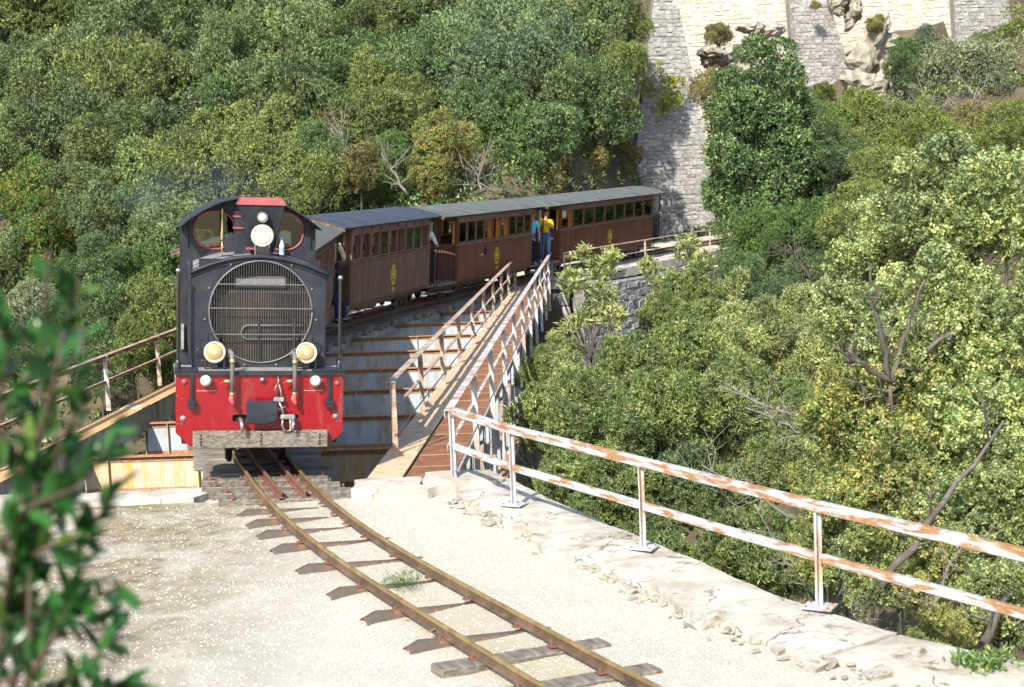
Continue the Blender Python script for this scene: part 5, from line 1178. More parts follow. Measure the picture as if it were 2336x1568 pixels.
proto('sapling', 'sapling', 2, seed=400, R=(.62, .58, 1.35), H=3.2, nb=13, nspray=460, k=7, ln=.115, lw=.030, slen=.13, mat=LF['laurel2'], rmin=.12, rmax=.26, fill=.9, upright=1.0, loose=.5, rad=.035, twigs=3, stems=3, spread=.35)
proto('bigoak', 'bigoak', 1, seed=503, R=(3.1, 2.6, 4.7), H=7.5, nb=60, nspray=12000, k=5, ln=.145, lw=.062, slen=.15, mat=LF['oakd'], rmin=.13, rmax=.30, fill=1.0, rad=.14, loose=.1, upright=.6, cone=.62)
proto('pist', 'pist', 3, seed=600, R=(1.35, 1.2, 1.5), H=3.8, nb=24, nspray=1700, k=8, ln=.082, lw=.048, slen=.24, mat=LF['pist'], pinnate=True, tri=4, rmin=.14, rmax=.30, fill=.9, upright=.5, loose=.55, rad=.05, twigs=4, stems=2, spread=.5)
proto('bush', 'bush', 2, seed=700, R=(1.0, .9, .75), H=.9, nb=14, nspray=1500, k=6, ln=.11, lw=.035, slen=.2, mat=LF['lime'], rmin=.2, rmax=.4, fill=.8, upright=1.2, loose=.4, rad=.03, twigs=4, stems=3, spread=.3)
proto('vine', 'vine', 2, seed=800, R=(1.0, .3, 1.2), H=1.3, nb=14, nspray=420, k=6, ln=.11, lw=.05, slen=.2, mat=LF['lime'], rmin=.15, rmax=.3, fill=1.0, upright=.6, loose=.7, rad=.02, twigs=3)
cnt = {}
def plant(key, px, py, Y, rpx, leaf, label, name='tree', cat='tree', group=None, squash=1.0, rz=None):
    L = PROTO[key]; i = cnt.get(key, 0); cnt[key] = i+1; me, lm_, H, Rr = L[i % len(L)]
    c = pix(px, py, Y); sc = (rpx/FPX*Y)/((Rr[0]+Rr[2])/2); 
    root = thing(name, label, cat, (c.x, c.y, c.z-H*sc*squash), (0, 0, rnd.uniform(0, 6.28) if rz is None else rz), group); root.scale = (sc, sc, sc*squash)
    t_ = mo('trunk', lm_, root); t_.location = (0, 0, H); k_ = mo('crown', me, root); k_.location = (0, 0, H)
    if leaf:
        k_.material_slots[0].link = 'OBJECT'; k_.material_slots[0].material = LF[leaf]
    return root
def ydist(px, py):
    yh = 395-(px-1168)*.0424*-1*-1; k = (395-.0424*(px-1168)-py)/3600
    return 25.6/(.45-k)
G = 'trees on the wooded slope behind the train'
HILL = [ # px, py, radius px, leaf, label
 (30,40,105,'oak2','olive green tree filling the top left corner'), (130,70,95,'lime','tree with yellowing leaves near the top left corner'), (235,30,100,'oak2','olive tree at the top edge, right of the yellowing tree'),
 (345,105,110,'oak','grey green oak below the top edge, a quarter in from the left'), (450,35,105,'oak2','olive tree on the top edge above the sunlit oaks'), (560,60,110,'oak','pale oak on the top edge left of the dark gap'),
 (640,130,100,'oak','pale grey oak left of the bright green bush'), (700,30,95,'oakd','dark tree on the top edge left of centre'), (770,60,85,'oakd','second dark tree on the top edge left of centre'),
 (870,85,85,'oak2','tall olive crown at the top of the centre column of oaks'), (960,40,90,'oakd','dark green tree right of the tall olive crown at the top edge'), (1060,60,100,'oak','oak at the top edge above the centre of the train'),
 (1130,130,105,'blue','blue green oak in the top middle'), (1240,50,110,'blue','blue green oak touching the top edge right of centre'), (1330,110,105,'oak','grey green oak left of the tree beside the buttress'),
 (1360,30,85,'oakd','dark tree on the top edge left of the buttress'), (1432,60,52,'oak2','olive tree overhanging the top of the grey buttress'), (1425,160,54,'oak2','olive tree leaning on the grey buttress from the left'),
 (45,190,100,'oak','grey oak at the left edge, second row from the top'), (165,190,105,'oak','grey green oak under the yellowing tree'), (290,230,105,'oak2','olive oak in the second row from the left'),
 (420,200,110,'oak','large grey oak in the middle of the left slope'), (535,200,105,'oak','sunlit grey oak above the loco chimney'), (620,250,95,'oak','sunlit grey oak right of the others above the loco'),
 (700,210,70,'bright','bright green bush in the dark gap above the first carriage'), (735,280,65,'bright','lower bright green bush in the dark gap above the first carriage'), (790,170,80,'oakd','dark tree behind the bright green bush'),
 (885,190,80,'oak2','middle crown of the centre column of olive oaks'), (920,270,75,'oak2','lower right crown of the centre column of olive oaks'), (860,300,80,'oak2','lower left crown of the centre column of olive oaks'),
 (985,170,85,'oakd','dark green tree between the olive column and the blue green oaks'), (1065,200,65,'greyb','greyish thinning bush among the dark trees'), (1180,210,110,'blue','large blue green oak above the third carriage'),
 (1110,280,80,'oakd','dark green oak above the autumn bush'), (1290,210,100,'oak','oak above the last carriage, left one'), (1350,260,85,'oakd','dark oak above the last carriage, right one'), (1392,250,44,'oak2','small olive tree against the left edge of the buttress'),
 (40,330,95,'oak','grey oak at the left edge, third row from the top'), (150,330,100,'oak','grey green oak in the third row, left'), (260,370,100,'oak2','olive oak over the dark hollow on the left'),
 (380,330,105,'oak','broad grey oak above the dark hollow'), (500,330,95,'oakd','dark oak over the hollow above the chimney'), (590,340,85,'oak2','olive oak right above the chimney'),
 (480,410,100,'oak2','pale olive tree just left of the chimney'), (610,400,95,'oak2','pale olive tree just above the cab roof'), (700,430,85,'oak2','pale olive tree above the first carriage roof'), (380,450,95,'oak','oak left of the cab roof, by the smoke'),
 (760,320,75,'brown','brownish bush left of the dead twigs'), (820,390,60,'brown','small brownish bush beside the dead twigs'), (720,370,65,'oakd','small dark oak behind the brownish bush'),
 (1230,330,85,'oakd','dark green oak right of the light green bush'), (1310,330,75,'oak','grey green oak behind the last carriage roof'), (1380,330,42,'yellow','yellow flowering broom beside the buttress'), (1340,390,60,'brown','olive brown bush above the last carriage roof'),
 (1420,360,55,'brown','brown scrub at the foot of the grey buttress'), (1245,390,60,'brown','low scrub above the gap between the last two carriages'),
 (1170,360,75,'bright','light green bush right of the autumn coloured tree'), (1150,420,60,'bright','low light green bush above the third carriage roof'), (905,410,60,'bright','light green bush left of the autumn coloured tree'), (840,440,50,'bright','small light green bush above the second carriage roof'),
 (60,470,85,'turning','green tree with orange leaves at the left edge'), (170,450,85,'oak','oak right of the tree with orange leaves'), (280,520,85,'oak','grey oak left of the loco cab'), (390,540,75,'oak','grey oak touching the left side of the cab'),
 (110,560,80,'turning','turning green tree below the one with orange leaves'), (30,600,75,'oak','grey oak at the left edge beside the blurred shrub'), (210,610,70,'oakd','dark tree in the hollow left of the cab'),
 (330,640,80,'bright','light green tree beside the loco, upper one'), (360,720,70,'oak2','olive tree behind the left bridge railing'), (310,800,75,'lime','yellow green tree behind the left bridge railing'), (380,840,60,'lime','low yellow green bush between railing and loco'),
 (230,710,70,'oakd','dark green tree behind the blurred shrub'), (150,690,75,'bright','green tree behind the top of the blurred shrub'), (60,720,80,'greyb','grey green tree left of the blurred shrub'), (20,820,80,'oak','oak at the left edge at the height of the railing'), (230,840,60,'oakd','dark bush under the left bridge railing'),
]
for px, py, r, leaf, lab in HILL:
    Y = ydist(px, py)
    if px > 700 and py < 460: Y = max(Y, 54.5+(px-800)*.019)
    plant('loose' if leaf in ('brown', 'lime', 'turning', 'greyb') else 'oak', px, py, Y+rnd.uniform(-1.8, 1.8), r*1.1*(rnd.uniform(.85, 1.2) if px < 1300 else .95), leaf, lab, group=G, squash=rnd.uniform(.9, 1.25))
plant('loose', 1010, 350, 58, 98, 'autumn', 'autumn coloured tree with red leaf tips behind the second carriage', group=G)
plant('loose', 985, 410, 57.5, 66, 'autumn', 'lower part grown tree with red tips just above the third carriage roof', group=G)
plant('vine', 1512, 210, 75.4, 58, 'yellow', 'yellow green vine growing on the grey buttress', 'shrub', 'shrub', rz=.3)
plant('vine', 1440, 395, 74.5, 38, 'lime', 'small yellow green shrub at the foot of the buttress', 'shrub', 'shrub')
# right side
plant('bigoak', 1742, 345, 63, 228, 'oakd', 'big dark green oak standing right of the buttress', rz=.5, squash=1.02)
G2 = 'trees and bushes on the right slope'
RIGHT = [
 ('oak',1690,215,66,58,'oakd','upper left crown growing behind the big dark oak'), ('oak',1700,125,67,24,'oakd','small upright crown at the top of the big dark oak'), ('oak',1640,210,68,55,'brown','olive brown bush between buttress and big oak'),
 ('oak',1745,310,65,100,'oakd','dark crown directly behind the middle of the big oak'), ('oak',1800,420,65,120,'oakd','dark crown directly behind the lower part of the big oak'),
 ('oak',1850,320,64,66,'oakd','dark crown on the right shoulder of the big oak'), ('oak',1905,395,63,62,'oakd','lower dark crown right of the big oak'), ('oak',1800,235,66,48,'oak','pale crown on the upper right flank of the big oak'), ('loose',2225,300,70,62,'brown','brownish scrub under the greyish bush'),
 ('oak',1960,290,74,80,'lime','yellow green tree below the second buttress'), ('oak',2060,320,72,78,'oak2','olive tree right of the yellow green tree'), ('oak',1900,360,66,70,'oak2','olive tree between the big oak and the yellow green tree'),
 ('oak',2080,160,82,52,'oakd','dark green shrub under the rocks by the second buttress'), ('oak',2200,200,80,105,'greyb','greyish willow-leaved bush with pale bare stems'), ('oak',2280,250,78,80,'greyb','second greyish bush nearer the right edge'), ('oak',2270,110,86,45,'bright','green bush below the third buttress'), ('oak',2330,110,84,60,'lime','yellow green bush at the upper right edge'),
 ('oak',2130,340,66,85,'lime','yellow green bush above the pistachio trees'), ('oak',2300,330,60,75,'lime','yellow green bush at the right edge above the pistachio trees'), ('oak',2020,410,58,75,'oak2','olive bush left of the first pistachio crown'),
 ('oak',1740,560,60,85,'bright','deep green tree below the big dark oak'), ('oak',1850,540,57,85,'bright','deep green tree right below the big dark oak'), ('oak',1700,640,56,60,'oakd','dark bush in the shade below the big oak'), ('oak',1860,640,54,70,'oakd','dark bush behind the pale laurel tops'), ('oak',1960,520,52,80,'oak2','olive tree behind the pistachio trees'),
 ('oak',1780,700,50,60,'oakd','dark green bush at the bottom of the shaded hollow'),('oak',1640,705,50,45,'bright','green bush at the left end of the shaded hollow'),
]
for key, px, py, Y, r, leaf, lab in RIGHT: plant(key, px, py, Y, r*1.1, leaf, lab, group=G2)
G3 = 'laurels growing up from the gorge'
LAUR = [
 ('sapling',1350,700,33,118,'laurel2','slender pale sapling in front of the curved wall'), ('sapling',1505,665,36,72,'laurel2','pale laurel whose tip reaches the far railing'), ('laurel',1515,725,35,60,'laurel','leafy laurel below the far railing'), ('sapling',1590,640,37,90,'laurel2','pale laurel under the far coping, right one'), ('laurel',1590,700,35,85,'laurel','green laurel under the far coping, right one'),
 ('sapling',1665,690,38,70,'laurel2','thin pale laurel in front of the shaded hollow'),
 ('laurel',1235,860,30,62,'laurel','laurel beside the far end of the walkway'), ('laurel',1290,800,34,48,'laurel2','small pale laurel at the foot of the curved wall'), ('laurel',1330,905,28,105,'laurel2','pale laurel in the middle, left one'), ('laurel',1450,860,30,100,'laurel','laurel in the middle below the sapling'), ('laurel',1560,820,31,110,'laurel','laurel in the middle, right of the sapling'),
 ('laurel',1670,800,33,105,'laurel2','pale laurel right of the middle'), ('laurel',1780,780,34,100,'laurel2','creamy topped laurel left of the pistachio trees'), ('laurel',1860,730,36,85,'laurel2','creamy topped laurel high beside the pistachio trees'), ('laurel',1900,820,31,100,'laurel2','pale laurel behind the pistachio trees'),
 ('laurel',1250,950,25,110,'laurel','dark leaved laurel beside the bridge truss'), ('laurel',1370,980,24,125,'laurel','large laurel above the foreground railing, left one'), ('laurel',1500,960,25,125,'laurel','large laurel above the foreground railing, middle one'), ('laurel',1640,950,26,125,'laurel','large laurel above the foreground railing, right one'), ('laurel',1770,930,27,115,'laurel','laurel with fallen dry branches in front'),
 ('laurel',1860,1000,25,110,'laurel','laurel behind the first railing post of the pistachio trees'), ('laurel',1280,1110,22,100,'laurel','low laurel between the truss and the second railing post'), ('laurel',1400,1130,21,115,'laurel','low laurel seen between the two railing bars, left'), ('laurel',1540,1120,21,120,'laurel','low laurel seen between the two railing bars, right'), ('laurel',1690,1120,22,120,'laurel','low laurel behind the top rail left of the third post'),
 ('laurel',1810,1075,21,85,'laurel2','pale laurel under the dead branches left of the pistachio trees'), ('laurel',1880,1130,19,80,'laurel','laurel filling the hollow behind the turning pistachio'), ('laurel',1330,1250,19,95,'laurel','lowest laurel below the coping edge, left'), ('laurel',1480,1260,18.5,100,'laurel','lowest laurel below the coping edge, middle'), ('laurel',1640,1270,18.5,110,'laurel','lowest laurel below the coping edge, right'), ('laurel',1790,1270,18,110,'laurel','laurel against the coping left of the third post'),
]
for key, px, py, Y, r, leaf, lab in LAUR: plant(key, px, py, Y, r*1.08, leaf, lab, group=G3)
G4 = 'pistachio trees at the right edge'
PIST = [
 (2010,560,17,140,'pist','pistachio tree with round leaves, highest on the left'), (2150,500,16,150,'pist','pistachio tree in the upper right, second from the left'), (2290,480,15.5,150,'pist','pistachio crown at the upper right edge'),
 (2000,760,15.5,150,'pist','pistachio crown left of the forked trunk'), (2140,760,15,160,'pist','pistachio crown around the forked trunk'), (2280,760,14.5,160,'pist','pistachio crown at the right edge, middle height'),
 (1960,930,15,140,'pist2','turning pistachio crown with orange leaves, left'), (2090,980,14.5,150,'pist2','turning pistachio crown below the forked trunk'), (2240,980,14,160,'pist','pistachio crown right of the forked trunk base'),
 (1930,1100,14.8,130,'pist2','low turning pistachio crown behind the top rail'), (2060,1170,14,140,'pist2','low pistachio crown behind the top rail, middle'), (2220,1180,13.5,150,'pist','low pistachio crown behind the top rail, right'),
 (1990,1300,14,110,'pist','pistachio growth between the rails by the third post'), (2140,1340,13,120,'pist2','pistachio growth between the rails at the right'), (2300,1380,12.5,130,'pist','pistachio growth below the rails at the right edge'), (2150,1460,12.4,80,'pist2','low scrub creeping over the coping'), (2330,1150,13.5,120,'pist','pistachio crown cut by the right edge'),
 (1890,1260,15,100,'pist2','turning pistachio growth left of the third post'),
]
for px, py, Y, r, leaf, lab in PIST: plant('pist', px, py, Y, r*1.02, leaf, lab, group=G4)
# bare trunks and dead branches among the near growth
def branchy(name, label, p0, p1, rad, mat, n, seed, cat='branch', bend=.15, ln=.8):
    rg = random.Random(seed); a, b = Vector(p0), Vector(p1); pts = []; k = 8; d = b-a
    for i in range(k+1): t_ = i/k; pts.append(a+d*t_+Vector((rg.gauss(0, bend*.4), rg.gauss(0, bend*.3), rg.gauss(0, bend*.3)))*math.sin(t_*PI)*d.length*.3)
    root = thing(name, label, cat, a); M = MB().tube([q-a for q in pts], [rad*(1-.7*i/k) for i in range(k+1)], 7); M.build('main_stem', mat, root, True)
    tw = MB()
    for j in range(n):
        i = rg.randrange(2, k); q = pts[i]; dd_ = (d.normalized()*.5+Vector((rg.gauss(0, .6), rg.gauss(0, .5), rg.gauss(.2, .5)))).normalized(); l = rg.uniform(.3, 1)*ln
        m1 = q+dd_*l*.5+Vector((rg.gauss(0, .06), 0, rg.gauss(0, .06))); e = q+dd_*l+Vector((0, 0, .08)); rr_ = rad*.32
        tw.tube([q-a, m1-a, e-a], [rr_, rr_*.6, rr_*.2], 4)
        for _ in range(2): e2 = m1+Vector((rg.gauss(0, 1), rg.gauss(0, 1), rg.gauss(.2, 1))).normalized()*l*.45; tw.tube([m1-a, e2-a], [rr_*.5, rr_*.15], 4)
    tw.build('twigs', mat, root); return root
Pp = lambda x, y, Y: pix(x, y, Y)
branchy('forked_trunk', 'grey forked trunk rising through the pistachio leaves', Pp(2040, 1130, 14.6), Pp(2030, 860, 14.4), .05, MAT['bark'], 4, 1, 'tree trunk', .03)
for i, (x, y) in enumerate([(2110, 640), (1900, 790), (2240, 700), (1985, 600)]): branchy('bough', ['upright bough of the forked trunk', 'left bough of the forked trunk', 'right curving bough of the forked trunk', 'thin left upright bough of the forked trunk'][i], Pp(2032, 870, 14.4), Pp(x, y, 14.2), .032, MAT['bark'], 7, 10+i, 'branch', .25, .5)
branchy('leaning_trunk', 'grey trunk leaning up at the lower right edge', Pp(2010, 1340, 12.9), Pp(2290, 960, 13), .04, MAT['bark'], 9, 20, 'tree trunk', .12, .6)
branchy('leaning_trunk', 'darker trunk leaning over the coping at the right', Pp(2230, 1500, 12), Pp(2330, 1290, 12.4), .045, MAT['bark'], 5, 21, 'tree trunk', .1, .5)
for i, (a_, b_, Y, lab) in enumerate([((1880, 980), (1640, 880), 20, 'pale dead branch hanging left of the pistachio trees, upper'), ((1890, 1010), (1700, 930), 20, 'pale dead branch hanging left of the pistachio trees, lower'), ((1820, 1190), (1600, 1060), 17.5, 'bare grey branch above the top rail'), ((1880, 1400), (1720, 1150), 15.5, 'bare branch behind the third post'), ((2100, 1440), (2220, 1200), 12.8, 'tangle of bare twigs right of the third post'), ((1990, 1500), (1960, 1350), 13.0, 'tangle of bare twigs at the foot of the third post'), ((930, 445), (870, 350), 56.5, 'pale dead twigs above the second carriage'), ((800, 420), (780, 300), 57.5, 'pale dead twigs above the first carriage'), ((2180, 330), (2230, 200), 76, 'pale bare stems of the greyish bush'), ((2150, 320), (2120, 230), 76, 'left bare stems of the greyish bush'), ((1100, 440), (1080, 380), 57, 'thin bare twigs under the autumn tree'), ((1850, 640), (1800, 560), 52, 'bare brown twigs in the shaded hollow'), ((1440, 330), (1400, 260), 66, 'bare brown twigs by the buttress')]):
    sc = Y/16; branchy('bare_branch', lab, Pp(*a_, Y), Pp(*b_, Y-.3), .018*sc, MAT['twig'] if i not in (11, 12) else MAT['bark'], 14, 40+i, 'branch', .2, .55*sc)
# low leafy ground cover on every earth slope
def cover(name, label, n, region, seed, leaf, ln, lw, cond, lump=.5):
    rg = np.random.default_rng(seed); x = rg.uniform(region[0], region[1], n); y = rg.uniform(region[2], region[3], n); ok = cond(x, y); x, y = x[ok], y[ok]
    z = hill(x, y) if region[3] > 30 else low_near(x, y); z = z+(fbm(x/1.1, y/1.1, seed)+.35)*lump*2*rg.random(len(x))**.4
    p = np.stack([x, y, z], -1); d = nrmz(rg.normal(size=p.shape)*.6+np.array([0, -.3, 1])); V, F = leaves(rg, p, d, 5, ln, lw, .2); return tag(mo(name, fast_mesh(name, V, F, LF[leaf])), label, kind='stuff')
cover('undergrowth', 'dark leafy undergrowth covering the wooded slope behind the train', 36000, (-34, 12, 46, 82), 5, 'oakd', .17, .08, lambda x, y: (x < np.interp(y, TY, TX)-3.0) | (y < 49), .5)
cover('undergrowth', 'olive scrub covering the slope on the right', 16000, (5, 40, 50, 96), 6, 'oak2', .18, .08, lambda x, y: (x > np.interp(y, TY, TX)+2.6), .7)
cover('undergrowth', 'leafy scrub on the gorge side under the laurels', 12000, (1.5, 22, 20, 48), 8, 'laurel', .16, .06, lambda x, y: x > 1.8, .7)
cover('undergrowth', 'scrub on the bank right of the foreground railing', 9000, (0, 14, 6, 18.5), 9, 'pist2', .07, .035, lambda x, y: x > np.interp(-y, -EY, EX)+.35, .5)
# ------------------------------------------------------------------ blurred shrub in front of the camera
near = thing('near_shrub', 'out of focus evergreen shrub close to the camera on the left', 'shrub', (-1.25, 2.6, 0))
o0 = Vector((-1.25, 2.6, 0))
stems = [([(60, 1700), (70, 1300), (90, 950), (110, 570)], 2.55), ([(20, 1650), (60, 1330), (150, 1080), (190, 760)], 2.7), ([(0, 1250), (60, 1160), (180, 1110), (270, 990)], 2.5), ([(-20, 1500), (80, 1400), (180, 1380), (290, 1330)], 2.6), ([(40, 1600), (130, 1440), (170, 1330), (190, 1220)], 2.5), ([(-60, 1100), (0, 900), (20, 800), (-10, 700)], 2.6), ([(20, 1620), (150, 1560), (220, 1500), (260, 1440)], 2.55), ([(-40, 1000), (60, 860), (150, 800), (180, 640)], 2.75), ([(10, 1580), (160, 1600), (240, 1580), (290, 1570)], 2.5), ([(-40, 1250), (80, 1200), (120, 1050), (200, 900)], 2.6), ([(0, 1500), (30, 1250), (60, 1050), (70, 900)], 2.65), ([(20, 1300), (110, 1250), (190, 1230), (260, 1130)], 2.6), ([(-30, 950), (40, 1050), (100, 1130), (160, 1170)], 2.7), ([(-20, 1600), (20, 1450), (30, 1350), (60, 1250)], 2.6), ([(40, 1100), (90, 1000), (130, 850), (150, 720)], 2.55), ([(20, 1560), (90, 1480), (120, 1420), (240, 1420)], 2.65)]
def leaf_mesh(L, W, sd):
    rg = random.Random(sd); M = MB(); vs = []; n = 4
    for i in range(n+1):
        t_ = i/n; w_ = W*math.sin(PI*min(1, .08+t_*.92))**.8*.5; y = L*t_; z = -.12*L*t_*t_+rg.uniform(-.001, .001)
        vs += [(-w_, y, z+w_*.35), (0, y, z), (w_, y, z+w_*.35)]
    fs = []
    for i in range(n): fs += [(3*i, 3*i+1, 3*i+4, 3*i+3), (3*i+1, 3*i+2, 3*i+5, 3*i+4)]
    M.add(vs, fs); return M.mesh('leaf', LF['near'], True)
lms = [leaf_mesh(.058, .021, i) for i in range(5)]; nl = 0; REST = MB(); SM = MB(); rg = random.Random(12)
for pts, Y in stems:
    P = [pix(x, y, Y+rg.uniform(-.1, .1))-o0 for x, y in pts]; Q = []
    for i in range(len(P)-1):
        for t_ in (0, .25, .5, .75): Q.append(P[i].lerp(P[i+1], t_))
    Q.append(P[-1]); SM.tube(Q, [.007-.005*i/len(Q) for i in range(len(Q))], 6)
    for i in range(2, len(Q)):
        d = (Q[i]-Q[i-1]).normalized()
        for q in range(4 if i % 3 else 3):
            az = rg.uniform(0, 6.28); sd = d.cross(Vector((math.cos(az), math.sin(az), .3))).normalized(); ld = (d*rg.uniform(.6, 1.3)+sd*.8).normalized(); nrm = (Vector((rg.gauss(0, .5), rg.gauss(0, .5), 1))-ld*ld.z).normalized(); xx = ld.cross(nrm).normalized(); nrm = xx.cross(ld)
            base = Q[i].lerp(Q[i-1], rg.random()); M = Matrix(((xx.x, ld.x, nrm.x, base.x), (xx.y, ld.y, nrm.y, base.y), (xx.z, ld.z, nrm.z, base.z), (0, 0, 0, 1)))
            s_ = rg.uniform(.6, 1.3); nl += 1
            if nl <= 300: o = mo('leaf', lms[nl % 5], near); o.matrix_local = M @ Matrix.Scale(s_, 4)
            else: lmx = lms[nl % 5]; REST.add([v.co[:] for v in lmx.vertices], [tuple(p_.vertices) for p_ in lmx.polygons], 0, M @ Matrix.Scale(s_, 4))
tag(REST.build('leaf_mass', LF['near'], near, True), kind='stuff'); SM.tube([(0, 0, 0), (.0, -.02, 1.0), P[0]*.6+Vector((.1, 0, .6)), Vector((.1, 0, 2.4))], [.03, .025, .015, .01], 8); SM.tube([(0, 0, .8), pix(60, 1700, 2.55)-o0], [.02, .008], 7); SM.build('stems', mat_plain('reddish_stem', (.06, .035, .022), .6), near, True)
# ------------------------------------------------------------------ stone buttresses and the cream wall
def butt(label, bl, br_, tl, tr, Yb, Yt, mat, mort, dirx, seed, lean, cat=None, hs=(.2, .32), ls=(.28, .6)):
    A, Bq = pix(*bl, Yb), pix(*br_, Yb); Tl, Tr = pix(*tl, Yt), pix(*tr, Yt); H = Tl.z-min(A.z, Bq.z); U = Vector((*dirx, 0)).normalized()
    z0 = min(A.z, Bq.z); O = Vector((A.x, A.y, z0)); f = lambda P: (P-O).to_2d().dot(U.to_2d()); W = 0
    # width along the wall direction measured on the line of sight
    def hit(px, py, z):
        for _ in range(1): pass
        # intersection of the viewing column with the wall line
        q = pix(px, py, 50); dx, dy = q.x/50, 1.0
        # O + U t = (dx*s, s)
        den = U.x-dx*U.y; t_ = (dx*O.y-O.x)/den; return t_
    b1 = hit(*br_, 0); t0, t1 = hit(*tl, 0), hit(*tr, 0)
    return stone_wall('stone_buttress' if not cat else cat, label, tuple(O), (U.x, U.y), H, b1, lean, None, mat, mort, hs, ls, seed, None, [(0, 0), (b1, 0), (t1, H), (t0, H)], near=(lambda q: -q[2]*q[3]), lim=lambda z: (t0*z/H, b1+(t1-b1)*z/H))
butt('tall grey stone buttress rising behind the last carriage', (1425, 560), (1655, 540), (1500, -70), (1532, -70), 76, 76, MAT['stone'], MAT['mortar'], (.97, .24), 70, .0, hs=(.15, .26), ls=(.2, .5))
butt('second grey stone buttress, right of the rocky gap', (1822, 300), (1985, 300), (1795, -60), (1868, -60), 88, 88, MAT['stone'], MAT['mortar'], (.96, .28), 71, 0, hs=(.15, .26), ls=(.2, .5))
butt('third grey stone buttress at the upper right edge', (2190, 240), (2340, 200), (2172, -60), (2290, -60), 90, 90, MAT['stone'], MAT['mortar'], (.96, .28), 72, 0, hs=(.15, .26), ls=(.2, .5))
butt('sunlit cream stone wall between the first and second buttress', (1500, 330), (1830, 330), (1500, -70), (1830, -70), 90, 90, MAT['stone_cr'], MAT['mortar_cr'], (1, -.12), 73, 0, 'stone_retaining_wall', hs=(.18, .28), ls=(.24, .55))
butt('sunlit cream stone wall between the second and third buttress', (1830, 330), (2200, 330), (1830, -70), (2200, -70), 93, 93, MAT['stone_cr'], MAT['mortar_cr'], (1, -.12), 74, 0, 'stone_retaining_wall', hs=(.18, .28), ls=(.24, .55))
# rock outcrops
def rock(label, px, py, Y, w_, h_, seed, d=1.2):
    rg = random.Random(seed); c = pix(px, py, Y); root = thing('rock_outcrop', label, 'rock', c); k = w_/FPX*Y; kz = h_/FPX*Y
    for i in range(9):
        bm = bmesh.new(); bmesh.ops.create_icosphere(bm, subdivisions=3, radius=1); s3 = Vector((rg.uniform(.3, .6)*k, rg.uniform(.4, .8)*d, rg.uniform(.25, .5)*kz)); of = Vector((rg.uniform(-.6, .6)*k, rg.uniform(-.3, .5)*d, rg.uniform(-.6, .6)*kz)); sl = rg.uniform(-.5, .5)
        for v in bm.verts:
            p = v.co.copy(); n1 = float(fbm(p.x*2.1+i*3, p.z*2.3+p.y, seed+i)); n2 = round((p.z*3+p.x*1.2+n1*2))/3; n3 = float(fbm(p.x*6+i, p.z*7+p.y*3, seed+i+9)); p *= 1+n1*.9+n3*.45; p.z = p.z*.55+n2*.45
            v.co = Vector((p.x*s3.x, p.y*s3.y, p.z*s3.z+p.x*sl*s3.z))+of
        me = bpy.data.meshes.new('boulder'); bm.to_mesh(me); bm.free(); me.materials.append(MAT['rock']); mo('boulder', me, root)
    return root
rock('grey folded rock ledge right of the second buttress', 1990, 130, 86, 80, 95, 1); rock('pale rock slab below the folded ledge', 2030, 220, 84, 45, 60, 2); rock('dark cracked rock in the middle of the cream wall', 1735, 90, 86, 50, 45, 3)
rock('pale broken rock at the foot of the second cream wall', 2140, 150, 88, 60, 45, 4); rock('brown rock top beside the second buttress', 1930, 30, 88, 35, 45, 5); rock('rocky ground left of the big oak top', 1640, 130, 84, 50, 40, 6); rock('small pale rock behind the third carriage roof', 1330, 425, 63, 35, 20, 7); rock('rock in the greenery at the right edge', 2320, 195, 84, 30, 25, 8)
for i, (px, py, Y, r, leaf, lab) in enumerate([(1640, 85, 84, 34, 'brown', 'dry brown tuft hanging on the cream wall'), (2110, 90, 86, 30, 'greyb', 'dry grey shrub on the rocks'), (1995, 60, 85, 26, 'brown', 'dry brown shrub on top of the folded rock'), (1800, 200, 86, 30, 'lime', 'yellow green shrub at the foot of the second buttress'), (1880, 215, 86, 28, 'lime', 'yellow shrub in front of the second buttress'), (1860, 15, 87, 12, 'brown', 'small dry tuft high on the second buttress'), (2180, 175, 86, 30, 'lime', 'yellowish shrub under the third buttress'), (2060, 120, 84, 30, 'bright', 'small green shrub among the rocks')]):
    plant('bush', px, py, Y, r, leaf, lab, 'shrub', 'shrub')
# ------------------------------------------------------------------ small things on the ground
dl = mat_var('dead_leaf', [(.36, .17, .06), (.50, .28, .10)], 12, .8)
def dleaf(x, y, z, s_, label):
    M = MB(); n = 12; vs = [(0, 0, .01)]
    for i in range(n): t_ = 2*PI*i/n; r = (1 if i % 2 == 0 else .55)*rnd.uniform(.8, 1.1); vs.append((r*math.cos(t_), r*math.sin(t_)*.8, rnd.uniform(0, .35)))
    M.add(vs, [(0, 1+i, 1+(i+1) % n) for i in range(n)]); o = M.build('fallen_leaf', dl, None, True); o.scale = (s_, s_, s_); o.location = (x, y, z); o.rotation_euler = (.3, .2, rnd.uniform(0, 6)); return tag(o, label, 'leaf')
g0 = lambda px, py: (lambda q: (q.x, q.y))(pix(px, py, CAM_H/((CAM_H-pix(px, py, 1).z))))
for px, py, s_, z, lab in ((986, 1458, .05, .06, 'dry orange leaf lying on the rail near the last steel sleeper'), (925, 1330, .03, .02, 'small brown leaf between the rails by the weeds'), (925, 1417, .025, .02, 'tiny red brown leaf left of the rail'), (395, 1503, .02, .02, 'tiny brown leaf alone on the open gravel at the left'), (1885, 1515, .05, .03, 'orange leaf lying below the coping at the right')):
    x, y = g0(px, py); dleaf(x, y, z, s_, lab)
pl_ = pix(2000, 1400, 11.9); o = dleaf(pl_.x+.2, pl_.y+.15, .2, .07, 'large orange plane leaf caught in the scrub by the third post')
